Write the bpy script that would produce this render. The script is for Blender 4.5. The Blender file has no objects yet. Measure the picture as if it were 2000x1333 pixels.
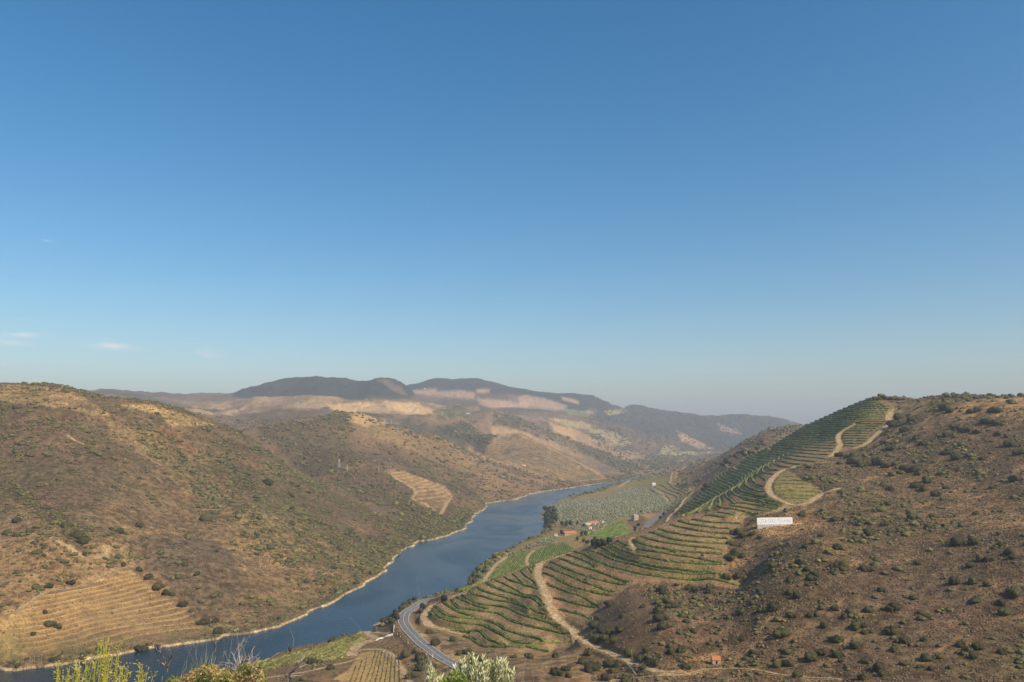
import bpy, bmesh, math, random
import numpy as np
from mathutils import Vector, Matrix, kdtree

SEED = 7
random.seed(SEED)
rng = np.random.default_rng(SEED)
SC = bpy.context.scene
COL = SC.collection

# ------------------------------------------------------------------ camera
F = 1555.0            # focal length in photo pixels (photo 2000 x 1333)
CAMH = 160.0          # eye height above the river
PITCH = math.atan((840 - 666.5) / F)
cam_d = bpy.data.cameras.new('camera')
cam = bpy.data.objects.new('camera', cam_d)
COL.objects.link(cam)
cam.location = (0, 0, CAMH)
cam.rotation_euler = (math.pi / 2 + PITCH, 0, 0)
cam_d.sensor_width = 36.0
cam_d.lens = 36.0 * F / 2000.0
cam_d.clip_start = 0.1
cam_d.clip_end = 60000
SC.camera = cam

# ------------------------------------------------------------------ light
SUN_EL = math.radians(42)
SUN_AZ = math.radians(130)       # compass-like: 0 = +Y (view), 90 = +X (right)
sd = Vector((math.sin(SUN_AZ) * math.cos(SUN_EL), math.cos(SUN_AZ) * math.cos(SUN_EL), math.sin(SUN_EL)))
sun_d = bpy.data.lights.new('sun', 'SUN')
sun_d.energy = 4.3
sun_d.angle = math.radians(0.53)
sun_d.color = (1.0, 0.87, 0.69)
sun = bpy.data.objects.new('sun', sun_d)
COL.objects.link(sun)
sun.rotation_euler = sd.to_track_quat('Z', 'Y').to_euler()
sun.location = sd * 500 + Vector((0, 0, CAMH))

W = bpy.data.worlds.new('World')
SC.world = W
W.use_nodes = True
wn, wl = W.node_tree.nodes, W.node_tree.links
wn.clear()
sky = wn.new('ShaderNodeTexSky')
sky.sky_type = 'NISHITA'
sky.sun_disc = False
sky.sun_elevation = SUN_EL
sky.sun_rotation = SUN_AZ
sky.altitude = 300
sky.air_density = 1.0
sky.dust_density = 1.8
sky.ozone_density = 1.2
bg = wn.new('ShaderNodeBackground')
bg.inputs['Strength'].default_value = 0.14
wout = wn.new('ShaderNodeOutputWorld')
wl.new(bg.outputs[0], wout.inputs[0])
# small fair-weather clouds low in the sky, laid out by direction
def pix_dir(u, v):
    cx, cz = (u - 1000) / F, (666.5 - v) / F
    return (cx, math.cos(PITCH) - cz * math.sin(PITCH), math.sin(PITCH) + cz * math.cos(PITCH))
tc = wn.new('ShaderNodeTexCoord')
nz = wn.new('ShaderNodeTexNoise')
nz.inputs['Scale'].default_value = 38.0
nz.inputs['Detail'].default_value = 6.0
nz.inputs['Roughness'].default_value = 0.62
nmap = wn.new('ShaderNodeMapping')
nmap.inputs['Scale'].default_value = (1.0, 1.0, 3.2)
wl.new(tc.outputs['Generated'], nmap.inputs[0])
wl.new(nmap.outputs[0], nz.inputs['Vector'])
acc = None
def wmath(op, a, b=None, c=None):
    n = wn.new('ShaderNodeMath'); n.operation = op
    for i, x in enumerate((a, b, c)):
        if x is None: continue
        if isinstance(x, (int, float)): n.inputs[i].default_value = x
        else: wl.new(x, n.inputs[i])
    return n.outputs[0]
for (u, v, ru, rv, k) in [(46, 655, 50, 8, 1.0), (218, 677, 62, 10, 1.15), (12, 671, 42, 9, .9), (418, 692, 46, 13, .85),
                          (405, 683, 26, 6, .5), (90, 470, 12, 4, .45), (880, 670, 18, 6, .45), (60, 628, 22, 5, .3),
                          (204, 661, 20, 4, .3), (560, 690, 60, 8, .25), (330, 690, 30, 6, .3), (152, 705, 60, 6, .3)]:
    d = Vector(pix_dir(u, v)).normalized()
    sub = wn.new('ShaderNodeVectorMath'); sub.operation = 'SUBTRACT'
    wl.new(tc.outputs['Generated'], sub.inputs[0]); sub.inputs[1].default_value = d
    mul = wn.new('ShaderNodeVectorMath'); mul.operation = 'MULTIPLY'
    wl.new(sub.outputs[0], mul.inputs[0]); mul.inputs[1].default_value = (F / ru, F / ru, F / rv)
    ln = wn.new('ShaderNodeVectorMath'); ln.operation = 'LENGTH'
    wl.new(mul.outputs[0], ln.inputs[0])
    e = wmath('SUBTRACT', 1.0, ln.outputs['Value'])
    e = wmath('MULTIPLY_ADD', wmath('SUBTRACT', nz.outputs[0], 0.5), 2.6, e)
    e = wmath('MULTIPLY', e, k)
    e = wmath('MULTIPLY', e, wmath('LESS_THAN', ln.outputs['Value'], 1.9))
    acc = e if acc is None else wmath('MAXIMUM', acc, e)
cm = wn.new('ShaderNodeMapRange'); cm.interpolation_type = 'SMOOTHSTEP'
wl.new(acc, cm.inputs[0])
cm.inputs[1].default_value = 0.0; cm.inputs[2].default_value = 1.6
cm.inputs[3].default_value = 0.0; cm.inputs[4].default_value = 0.62
mixc = wn.new('ShaderNodeMix'); mixc.data_type = 'RGBA'
wl.new(cm.outputs[0], mixc.inputs[0])
hs = wn.new('ShaderNodeHueSaturation'); hs.inputs['Saturation'].default_value = 1.45; hs.inputs['Hue'].default_value = 0.4925
wl.new(sky.outputs[0], hs.inputs['Color'])
wl.new(hs.outputs[0], mixc.inputs[6])
mixc.inputs[7].default_value = (7.6, 6.9, 6.6, 1)
wl.new(mixc.outputs[2], bg.inputs[0])

SC.view_settings.view_transform = 'Standard'
SC.view_settings.look = 'None'
SC.view_settings.exposure = 0.0
SC.view_settings.gamma = 1.0
SC.cycles.volume_bounces = 0
SC.cycles.max_bounces = 6
SC.cycles.diffuse_bounces = 2
SC.cycles.glossy_bounces = 2
SC.cycles.transparent_max_bounces = 12

# ------------------------------------------------------------------ pixel <-> world helpers
def ray(u, v):
    """slope data of the sight line through photo pixel (u, v): q = 1555 x/y, s = dz/dy"""
    x, y, z = pix_dir(u, v)
    return F * x / y, z / y
def PY(u, v, y):
    q, s = ray(u, v)
    return (q, y, CAMH + s * y)
def PZ(u, v, z):
    q, s = ray(u, v)
    y = (z - CAMH) / s
    return (q, y, z)

# ------------------------------------------------------------------ terrain control data
shore_left = [(-1500, 1262), (-900, 1272), (-400, 1284), (-120, 1298), (0, 1305), (30, 1311), (70, 1306), (120, 1300), (200, 1285), (300, 1268), (380, 1256), (425, 1248), (436, 1241),
    (470, 1240), (500, 1236), (540, 1226), (570, 1214), (600, 1200), (650, 1180), (700, 1148), (740, 1128), (760, 1105), (777, 1084),
    (788, 1072), (807, 1066), (812, 1059), (840, 1056), (870, 1049), (895, 1040), (906, 1035), (912, 1027), (925, 1013), (928, 1006),
    (950, 996), (953, 989), (949, 984), (975, 981), (1010, 976), (1030, 968), (1050, 963), (1110, 954), (1160, 947), (1190, 943),
    (1215, 939), (1260, 928), (1300, 916), (1345, 905), (1400, 895)]
shore_right = [(1400, 897), (1345, 907.5), (1290, 921), (1240, 935.5), (1200, 947), (1160, 960), (1115, 971), (1085, 985), (1068, 993), (1060, 1004),
    (1062, 1020), (1067, 1033), (1050, 1046), (1010, 1063), (982, 1077), (952, 1092), (940, 1112), (916, 1128), (913, 1142),
    (900, 1151), (850, 1161), (820, 1171), (800, 1181), (772, 1196), (755, 1208), (740, 1219), (722, 1231), (680, 1243), (640, 1254),
    (600, 1263), (560, 1272), (530, 1284), (500, 1296), (460, 1310), (430, 1322), (380, 1345), (250, 1390), (0, 1440), (-400, 1480), (-1500, 1500)]
SL = [PZ(u, v, 0) for u, v in shore_left]
SR = [PZ(u, v, 0) for u, v in shore_right]

# vine terraces on the near face: photo polylines and the height of each terrace
ROWS = [
 ('L', (14, 19.6), [(821,1207),(828,1218),(839,1225),(864,1234),(880,1237),(895,1241),(907,1245),(922,1250),(932,1257),(945,1264),(957,1267),(976,1270),(995,1271),(1020,1271),(1070,1276)]),
 ('L', (17, 20.4), [(839,1214),(857,1221),(882,1226),(907,1230),(930,1233),(940,1236),(947,1242),(957,1249),(976,1256),(995,1264)]),
 ('L', (19.5, 22.2), [(839,1197),(851,1204),(870,1211),(889,1216),(907,1219),(932,1221),(951,1226),(964,1234),(982,1242),(1007,1251),(1041,1258)]),
 ('L', (22, 23.8), [(848,1185),(857,1192),(870,1200),(895,1206),(926,1209),(951,1213),(970,1220),(989,1231),(1007,1237),(1032,1244),(1065,1253)]),
 ('L', 23.2, [(864,1175),(876,1185),(895,1196),(914,1202),(926,1206)]),
 ('L', (25, 26), [(882,1172),(897,1186),(914,1190),(939,1195),(957,1197),(976,1201),(986,1206),(1001,1214),(1020,1221),(1045,1228),(1077,1234),(1102,1240),(1127,1247)]),
 ('L', 26.5, [(892,1167),(910,1176),(932,1185),(950,1190)]),
 ('L', (28, 28.6), [(901,1160),(910,1167),(926,1176),(945,1181),(970,1185),(995,1191),(1014,1200),(1032,1208),(1070,1218),(1102,1228),(1127,1235)]),
 ('L', 31, [(919,1152),(926,1160),(945,1166),(970,1172),(995,1177),(1020,1187),(1045,1197),(1071,1206),(1091,1211)]),
 ('L', 32.5, [(934,1147),(942,1154),(957,1159),(982,1165),(1007,1174),(1022,1183),(1035,1191)]),
 ('L', 34, [(950,1139),(960,1146),(976,1152),(1001,1160),(1020,1167),(1039,1176),(1057,1185),(1072,1195)]),
 ('L', 35.7, [(966,1134),(976,1139),(995,1147),(1014,1156),(1032,1165),(1052,1174),(1073,1188)]),
 ('L', 37.5, [(984,1127),(995,1135),(1014,1141),(1026,1147),(1045,1152),(1057,1160),(1068,1172)]),
 ('L', 39, [(1001,1122),(1014,1133),(1025,1142)]),
 ('L', 40.5, [(1016,1116),(1026,1126),(1045,1140),(1064,1157)]),
 ('L', 42.3, [(1032,1107),(1037,1117),(1045,1126),(1050,1137)]),
 ('L', (20.3, 25.2), [(1010,1267),(1042,1263),(1077,1258),(1115,1255),(1140,1256)]),
 ('R', (32.6, 34.5), [(1093,1192),(1115,1197),(1140,1204),(1156,1211)]),
 ('R', (35.7, 37), [(1080,1169),(1102,1174),(1127,1181),(1167,1189)]),
 ('R', 40, [(1067,1142),(1090,1150),(1115,1159),(1140,1167),(1172,1180)]),
 ('R', 43, [(1061,1120),(1084,1129),(1102,1139),(1127,1149),(1152,1156),(1194,1165)]),
 ('R', 45.5, [(1066,1107),(1090,1117),(1115,1127),(1140,1138),(1165,1146),(1200,1156)]),
 ('R', 48, [(1076,1098),(1090,1104),(1115,1115),(1140,1124),(1165,1132),(1217,1144)]),
 ('R', 50.5, [(1090,1091),(1109,1097),(1134,1107),(1165,1117),(1190,1125),(1228,1137)]),
 ('R', 52.3, [(1107,1085),(1127,1091),(1152,1101),(1165,1109)]),
 ('R', 54.5, [(1122,1079),(1146,1087),(1165,1096),(1190,1106),(1215,1113),(1252,1122),(1290,1128),(1315,1131),(1365,1136),(1415,1142),(1446,1145)]),
 ('R', 57.5, [(1141,1074),(1165,1081),(1190,1091),(1215,1100),(1252,1109),(1290,1116),(1340,1122),(1390,1127),(1421,1131)]),
 ('R', 60.5, [(1157,1066),(1177,1072),(1196,1081),(1221,1091),(1252,1099),(1290,1106),(1340,1112),(1377,1116),(1402,1120)]),
 ('R', 63.5, [(1185,1060),(1202,1070),(1227,1080),(1252,1087),(1290,1094),(1327,1099),(1365,1103),(1410,1107)]),
 ('R', 66.5, [(1206,1057),(1227,1067),(1252,1075),(1277,1080),(1327,1087),(1365,1092),(1410,1098)]),
 ('R', 69.5, [(1234,1052),(1248,1060),(1265,1066),(1302,1073),(1352,1079),(1410,1084)]),
 ('R', 71.7, [(1252,1048),(1271,1055),(1302,1062),(1352,1069),(1409,1074)]),
 ('R', 74.3, [(1269,1040),(1290,1047),(1321,1055),(1365,1060),(1418,1063)]),
 ('R', 76.8, [(1287,1034),(1315,1042),(1352,1048),(1384,1050),(1421,1053)]),
 ('R', 79.3, [(1309,1026),(1334,1032),(1365,1038),(1421,1043)]),
 ('R', 81.3, [(1326,1019),(1352,1026),(1390,1031),(1425,1034)]),
 ('R', 83.3, [(1352,1016),(1390,1022),(1446,1025)]),
 ('R', 86, [(1377,1008),(1410,1013),(1450,1016)]),
 ('U', 89.5, [(1400,1001),(1437,1006),(1467,1008)]),
 ('U', 91.5, [(1412,995),(1450,1000),(1482,1004)]),
 ('U', 93.3, [(1425,990),(1462,995),(1499,1000)]),
 ('U', 95, [(1437,984),(1475,989),(1512,996)]),
 ('U', 97, [(1450,978),(1487,984),(1525,991)]),
 ('U', 99.3, [(1450,968),(1485,976),(1532,984)]),
 ('T', 101.5, [(1530,975),(1582,976)]),
 ('T', 103.5, [(1520,968),(1592,969)]),
 ('T', 105.5, [(1513,961),(1603,962)]),
 ('T', 107.5, [(1513,954),(1600,955)]),
 ('T', 109.5, [(1514,947),(1586,948)]),
 ('T', 111.5, [(1520,940),(1572,941)]),
 ('T', 113.5, [(1528,932),(1556,933)]),
]
def rowz(z, pts, i):
    if not isinstance(z, tuple): return z
    t = (pts[i][0] - pts[0][0]) / (pts[-1][0] - pts[0][0])
    return z[0] + (z[1] - z[0]) * t ** 1.5
CT = []          # control points (q, y, z)
CT += SL + SR
for blk, z, pts in ROWS:
    n = len(pts)
    idx = range(n) if n < 7 else [i for i in range(n) if i % 2 == 0 or i == n - 1]
    CT += [PZ(pts[i][0], pts[i][1], rowz(z, pts, i)) for i in idx]
def crest(pts, dip=14, ratio=1.13):
    for (u, v, y) in pts:
        CT.append(PY(u, v, y))
        if dip: CT.append(PY(u, v + dip, y * ratio))
def hid(pts):
    for (u, y, z) in pts:
        CT.append(((u - 1000) * 1.0, y, z))
# A - big hill on the left
crest([(-900, 735, 1100), (-500, 735, 1120), (-200, 742, 1130), (0, 749, 1150), (60, 751, 1160), (110, 753, 1170), (150, 764, 1180), (200, 777, 1190), (260, 787, 1200),
       (330, 801, 1215), (380, 814, 1230), (430, 834, 1250), (460, 845, 1265), (500, 864, 1290), (530, 887, 1320), (560, 906, 1340), (600, 931, 1360)], 26, 1.15)
hid([(-900, 1600, 60), (-400, 1600, 70), (0, 1650, 70), (150, 1650, 65), (300, 1700, 60), (430, 1700, 50), (500, 1700, 45), (560, 1650, 40)])
for t in [(640, 950, 1380), (700, 985, 1330), (760, 1030, 1230), (800, 1052, 1170),
          (0, 1000, 780), (100, 1040, 740), (200, 1060, 740), (100, 1150, 650), (250, 1150, 690), (0, 1200, 600), (300, 1000, 880), (200, 900, 950), (0, 850, 960),
          (400, 920, 1060), (400, 1100, 770), (500, 1000, 960), (500, 1100, 830), (600, 1020, 1040), (600, 1120, 830), (700, 1080, 980),
          (700, 1030, 1130), (-300, 900, 900), (-300, 1100, 690), (-800, 1000, 800), (-800, 850, 1000)]:
    CT.append(PY(*t))
# B - hill with the pylons
crest([(520, 832, 2050), (580, 822, 2100), (640, 818, 2150), (700, 812, 2200), (740, 824, 2250), (780, 837, 2300), (820, 850, 2350),
       (870, 866, 2400), (910, 884, 2450), (950, 903, 2480)], 12, 1.12)
for t in [(480, 866, 1900), (560, 880, 1850), (640, 900, 1750), (700, 940, 1600), (760, 990, 1420), (820, 1030, 1260), (700, 870, 1950), (760, 920, 1700),
          (800, 880, 2050), (840, 940, 1800), (880, 920, 2050), (860, 1000, 1450), (900, 980, 1620), (930, 940, 2000), (980, 920, 2400), (980, 950, 2050), (1040, 935, 2450),
          (1100, 943, 2500), (780, 960, 1560)]:
    CT.append(PY(*t))
# D - tan vineyard slope
crest([(950, 860, 2900), (980, 848, 2950), (1010, 842, 3000), (1050, 862, 3050), (1090, 880, 3080), (1130, 900, 3080), (1170, 920, 3050), (1205, 936, 2900)], 9, 1.1)
for t in [(960, 885, 2700), (1010, 880, 2750), (1050, 900, 2700), (1100, 920, 2650), (1150, 935, 2650), (1000, 900, 2600)]:
    CT.append(PY(*t))
# E - dark slope and tan spur beyond
crest([(840, 815, 3200), (900, 818, 3300), (960, 806, 3700), (1020, 822, 3800), (1080, 848, 3850), (1140, 872, 3850), (1200, 896, 3800), (1250, 917, 3500)], 6, 1.1)
crest([(1060, 820, 4600), (1120, 838, 4600), (1180, 862, 4550), (1230, 885, 4500), (1280, 905, 4300)], 6, 1.1)
# rolling country behind B
crest([(230, 780, 3000), (300, 786, 3000), (380, 800, 2900), (450, 812, 2800), (500, 806, 2900), (560, 797, 3000), (620, 800, 3000)], 6, 1.12)
crest([(420, 792, 3900), (500, 783, 4000), (580, 777, 4100), (650, 782, 4100), (700, 788, 4100), (740, 787, 4100), (800, 787, 4300), (850, 797, 4300), (900, 796, 4400), (950, 800, 4500)], 5, 1.1)
crest([(1010, 800, 5300), (1080, 808, 5300), (1150, 822, 5300), (1220, 845, 5300), (1290, 870, 5200), (1350, 893, 5000)], 4, 1.1)
# skyline
crest([(-400, 765, 5200), (0, 768, 5200), (200, 770, 5300), (250, 773, 5400), (340, 779, 5500), (400, 777, 5500), (450, 772, 5500), (480, 765, 5400), (510, 756, 5350), (540, 748, 5300), (580, 742, 5300), (625, 741, 5300),
       (650, 747, 5300), (670, 743, 5300), (690, 748, 5300), (712, 748, 5250), (740, 741, 5150), (760, 744, 5150), (785, 757, 5150), (805, 776, 5200)], 14, 1.08)
crest([(800, 751, 6800), (830, 745, 6800), (860, 739, 6800), (900, 743, 6800), (930, 740, 6800), (960, 748, 6800), (1010, 759, 6900), (1050, 765, 6900), (1100, 769, 7000),
       (1130, 770, 7000), (1165, 780, 7000), (1205, 797, 7000)], 10, 1.08)
crest([(1230, 796, 7600), (1280, 803, 7600), (1330, 807, 7600), (1365, 810, 7600), (1385, 812, 7500), (1420, 811, 7500), (1450, 809, 7500), (1480, 813, 7500), (1500, 817, 7500),
       (1525, 816, 7500), (1548, 827, 7500), (1600, 835, 7500), (1800, 835, 7500), (2200, 835, 7500)], 10, 1.08)
for t in [(600, 765, 4700), (740, 770, 4700), (900, 775, 6000), (1000, 780, 6100), (1100, 795, 6200), (1250, 830, 6500), (1400, 850, 6500), (1300, 855, 6000), (1400, 880, 5800), (1480, 850, 6700)]:
    CT.append(PY(*t))
# F - far spur of the right bank
crest([(1330, 913, 2350), (1370, 905, 2300), (1400, 889, 2400), (1450, 862, 2500), (1500, 843, 2500), (1530, 833, 2450), (1550, 829, 2400), (1590, 829, 2350), (1700, 826, 2300), (1900, 826, 2300)], 30, 1.2)
for t in [(1350, 935, 2000), (1390, 915, 1900), (1440, 885, 1900), (1500, 860, 1900), (1250, 942, 2380), (1300, 928, 2500), (1320, 930, 2300), (1280, 945, 2100)]:
    CT.append(PY(*t))
hid([(1700, 1700, 120), (1900, 1600, 130), (2200, 1600, 130), (2500, 1600, 130)])
# terraced hill on the right: crest, flank and scrub face
crest([(1560, 839, 1230), (1600, 821, 1200), (1650, 799, 1160), (1680, 786, 1140), (1705, 777, 1120), (1740, 776, 1100), (1800, 779, 1050), (1850, 777, 1020), (1900, 774, 1000), (1950, 775, 980),
       (2000, 778, 960), (2200, 785, 930), (2600, 790, 900)], 30, 1.15)
for t in [(1330, 985, 1180), (1400, 930, 1350), (1410, 906, 1500), (1490, 878, 1400), (1360, 1000, 860), (1400, 975, 880), (1440, 950, 930), (1470, 925, 1020), (1520, 895, 1100), (1450, 900, 1280),
          (1560, 880, 1040), (1600, 900, 870), (1620, 960, 700), (1640, 880, 950), (1640, 845, 1040), (1700, 830, 1020), (1740, 805, 1050), (1700, 860, 960), (1530, 860, 1290),
          (1600, 860, 1080), (1500, 915, 930), (1545, 916, 860),
          (1480, 1025, 634), (1512, 1025, 632), (1549, 1025, 630), (1580, 1024, 628), (1600, 1050, 560), (1700, 1000, 640), (1700, 920, 800), (1700, 1150, 470), (1800, 1250, 400), (2000, 1333, 350), (1600, 1333, 370), (1800, 1100, 500),
          (1900, 950, 690), (2000, 1100, 460), (2000, 950, 640), (1850, 850, 860), (2000, 850, 790), (1200, 1333, 414), (1400, 1333, 385), (1100, 1292, 473), (1160, 1263, 496), (1145, 1238, 514), (1150, 1333, 420), (1300, 1230, 462), (1400, 1288, 430),
          (1000, 1333, 428), (1020, 1292, 475), (1500, 1100, 545), (1480, 1180, 480), (1230, 1182, 520), (1200, 1215, 510), (1240, 1280, 450), (2300, 1200, 400), (2600, 1000, 500), (2600, 1300, 330), (2400, 900, 700)]:
    CT.append(PY(*t))
# behind the spur edge: fields, olive slope, road
hid([(1060, 800, 14), (1120, 830, 16), (1200, 860, 22), (1250, 900, 28), (1310, 940, 36), (1360, 1030, 48), (1000, 760, 12)])
for t in [(1360, 955, 35), (1280, 1018, 25), (1340, 975, 30), (1300, 960, 20), (1250, 985, 14), (1200, 1000, 12), (1100, 1000, 7), (1150, 1020, 11), (1110, 1040, 9), (1180, 1037, 14), (1250, 1002, 18),
          (1080, 1080, 9), (980, 1110, 6), (1020, 1060, 4), (940, 1140, 6), (1000, 1100, 7), (1150, 985, 8), (1200, 965, 8), (1240, 955, 10),
          (890, 1300, 20), (850, 1275, 17.5), (800, 1240, 13.5), (785, 1215, 11), (800, 1190, 9.5), (840, 1172, 8.5), (900, 1158, 8), (822, 1200, 11.5), (860, 1250, 15),
          (900, 1262, 17), (950, 1285, 19), (600, 1290, 4), (700, 1250, 3.5), (730, 1300, 9), (760, 1240, 8), (600, 1333, 9), (800, 1320, 16), (500, 1322, 5), (900, 1340, 24), (660, 1310, 7), (745, 1222, 4)]:
    CT.append(PZ(*t))
# the viewpoint's own slope, below the frame
for u in (-1600, -900, -300, 200, 700, 1200, 1700, 2300, 3000):
    v250 = 1480 if u < 600 else 1375
    for t in [(u, 1430, 30), (u, 1430, 60), (u, 1420, 130), (u, v250, 250)]:
        CT.append(PY(*t))
for u in (-1600, -800):
    CT.append(PZ(u, 1440, 10))
for u in (-1500, 3500):
    for y in (9000, 12000):
        CT.append((u - 1000.0, y, 100.0))
for u in (-500, 200, 600, 1000, 1400, 2000):
    CT.append((u - 1000.0, 9500, 260.0)); CT.append((u - 1000.0, 13000, 200.0))

CT = np.array(CT, dtype=np.float64)
SQ, SP = 1 / 330.0, 2.6
def dom(q, y):
    return np.stack([np.asarray(q) * SQ, np.log(np.asarray(y)) * SP], -1)
def kern(r):
    return np.where(r > 0, r * r * np.log(np.maximum(r, 1e-9)), 0.0)
cp = dom(CT[:, 0], CT[:, 1])
ce = (CT[:, 2] - CAMH) / CT[:, 1] * F
n = len(cp)
D = np.linalg.norm(cp[:, None] - cp[None], axis=-1)
A = kern(D) + np.eye(n) * 2e-4
Pm = np.concatenate([np.ones((n, 1)), cp], 1)
M = np.block([[A, Pm], [Pm.T, np.zeros((3, 3))]])
sol = np.linalg.solve(M, np.concatenate([ce, np.zeros(3)]))
cq = np.concatenate([np.linspace(-6000, -1500, 16), np.arange(-1480, 1481, 5.0), np.linspace(1500, 6000, 16)])
cy = np.log(np.concatenate([np.geomspace(15, 300, 40)[:-1], np.geomspace(300, 14000, 560)]))
def rbf(q, y):
    P = dom(np.clip(q, -2400, 2400), y)
    out = np.empty(len(P))
    for s in range(0, len(P), 20000):
        c = P[s:s + 20000]
        d2 = (c ** 2).sum(1)[:, None] + (cp ** 2).sum(1)[None] - 2 * c @ cp.T
        d2 = np.maximum(d2, 1e-12)
        out[s:s + 20000] = (0.5 * d2 * np.log(d2)) @ sol[:n] + sol[n] + c @ sol[n + 1:]
    return out
QQ, LL = np.meshgrid(cq, cy, indexing='ij')
CE = rbf(QQ.ravel(), np.exp(LL.ravel())).reshape(QQ.shape)

# fine grid
gq = np.concatenate([np.linspace(-6000, -1600, 24), np.arange(-1540, -1120, 14.0), np.arange(-1112, 1113, 2.1), np.arange(1124, 1540, 14.0), np.linspace(1600, 6000, 24)])
gy = np.concatenate([np.geomspace(1.0, 300, 120)[:-1], np.exp(np.arange(math.log(300), math.log(1050), 0.0023)),
                     np.exp(np.arange(math.log(1050) + .002, math.log(2700), 0.0036)), np.exp(np.arange(math.log(2700) + .004, math.log(14000), 0.0062))])
def crmat(src, dst):
    """Catmull-Rom style interpolation weights for monotone nodes"""
    m = np.zeros((len(dst), len(src)))
    i = np.clip(np.searchsorted(src, dst) - 1, 0, len(src) - 2)
    t = np.clip((dst - src[i]) / (src[i + 1] - src[i]), 0, 1)
    r = np.arange(len(dst))
    w0 = -0.5 * t + t * t - 0.5 * t ** 3
    w1 = 1 - 2.5 * t * t + 1.5 * t ** 3
    w2 = 0.5 * t + 2 * t * t - 1.5 * t ** 3
    w3 = -0.5 * t * t + 0.5 * t ** 3
    np.add.at(m, (r, np.maximum(i - 1, 0)), w0)
    np.add.at(m, (r, i), w1)
    np.add.at(m, (r, i + 1), w2)
    np.add.at(m, (r, np.minimum(i + 2, len(src) - 1)), w3)
    return m
GE = crmat(cq, gq) @ CE @ crmat(cy, np.log(gy)).T
GY = np.broadcast_to(gy[None], GE.shape)
GQ = np.broadcast_to(gq[:, None], GE.shape)
GX = GQ / F * GY
GZ = CAMH + GE / F * GY
# ground right around the viewpoint
zn = np.interp(gy, [1, 2, 4, 7, 12, 20, 35, 60], [158.35, 158.2, 157.6, 156.3, 153.8, 150.0, 143.6, 133.5])
wnear = np.clip((np.log(gy) - math.log(25)) / (math.log(60) - math.log(25)), 0, 1)
GZ = zn[None] * (1 - wnear) + GZ * wnear

# ------------------------------------------------------------------ noise
class VNoise:
    def __init__(s, seed):
        r = np.random.default_rng(seed); s.t = r.random((256, 256))
    def __call__(s, x, y):
        xi = np.floor(x).astype(np.int64); yi = np.floor(y).astype(np.int64)
        fx = x - xi; fy = y - yi
        fx = fx * fx * (3 - 2 * fx); fy = fy * fy * (3 - 2 * fy)
        a = s.t[xi & 255, yi & 255]; b = s.t[(xi + 1) & 255, yi & 255]
        c = s.t[xi & 255, (yi + 1) & 255]; d = s.t[(xi + 1) & 255, (yi + 1) & 255]
        return (a * (1 - fx) + b * fx) * (1 - fy) + (c * (1 - fx) + d * fx) * fy - 0.5
VN = [VNoise(100 + i) for i in range(8)]
def fbm(x, y, wl, oct=4, k=0, gain=0.5):
    o = 0.0; a = 1.0
    ca, sa = math.cos(0.6), math.sin(0.6)
    x = x / wl + 13.7 * (k + 1); y = y / wl + 7.3 * (k + 1)
    for i in range(oct):
        o = o + a * VN[(k + i) % 8](x, y)
        x, y = (x * ca - y * sa) * 2.03, (x * sa + y * ca) * 2.03
        a *= gain
    return o
def ridged(x, y, wl, oct=3, k=0):
    o = 0.0; a = 1.0
    for i in range(oct):
        nn = 1 - np.abs(VN[(k + i) % 8](x / wl + 5.1 * i + k, y / wl + 9.2 * i + k)) * 4
        o = o + a * nn; a *= 0.5; wl *= 0.5
    return o
def smooth(t, a=0.0, b=1.0):
    t = np.clip((t - a) / (b - a), 0, 1)
    return t * t * (3 - 2 * t)

# river outline in metres and signed distance to it
def XY(p): return (p[0] / F * p[1], p[1])
river_poly = np.array([XY(p) for p in SL + SR])
# small irregularities along the shore
def densify(poly, step, closed=True):
    out = []
    m = len(poly)
    for i in range(m if closed else m - 1):
        a, b = poly[i], poly[(i + 1) % m]
        k = max(1, int(np.hypot(*(b - a)) / step))
        for j in range(k): out.append(a + (b - a) * j / k)
    if not closed: out.append(poly[-1])
    return np.array(out)
def inside(poly, x, y):
    r = np.zeros(x.shape, bool)
    m = len(poly)
    for i in range(m):
        x1, y1 = poly[i]; x2, y2 = poly[(i + 1) % m]
        if y1 == y2: continue
        c = ((y1 > y) != (y2 > y))
        if not c.any(): continue
        r ^= c & (x < (x2 - x1) * (y - y1) / (y2 - y1) + x1)
    return r
def segdist(poly, x, y, closed=False):
    d = np.full(x.shape, 1e12)
    m = len(poly)
    for i in range(m if closed else m - 1):
        a = poly[i]; b = poly[(i + 1) % m] - a
        L = b @ b
        if L < 1e-9: continue
        t = np.clip(((x - a[0]) * b[0] + (y - a[1]) * b[1]) / L, 0, 1)
        np.minimum(d, (x - a[0] - t * b[0]) ** 2 + (y - a[1] - t * b[1]) ** 2, out=d)
    return np.sqrt(d)
near = GY > 250
RD = np.full(GE.shape, 1e4)
sel = (GY > 250) & (GY < 5200) & (np.abs(GQ) < 2600)
xs, ys = GX[sel], GY[sel]
wob = 1.0 + ys / 900.0
xw = xs + fbm(xs, ys, 22.0, 3, 2) * 3.2 * wob
yw = ys + fbm(xs, ys, 22.0, 3, 5) * 3.2 * wob
dd = segdist(river_poly, xw, yw, True)
dd[inside(river_poly, xw, yw)] *= -1
RD[sel] = dd
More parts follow.
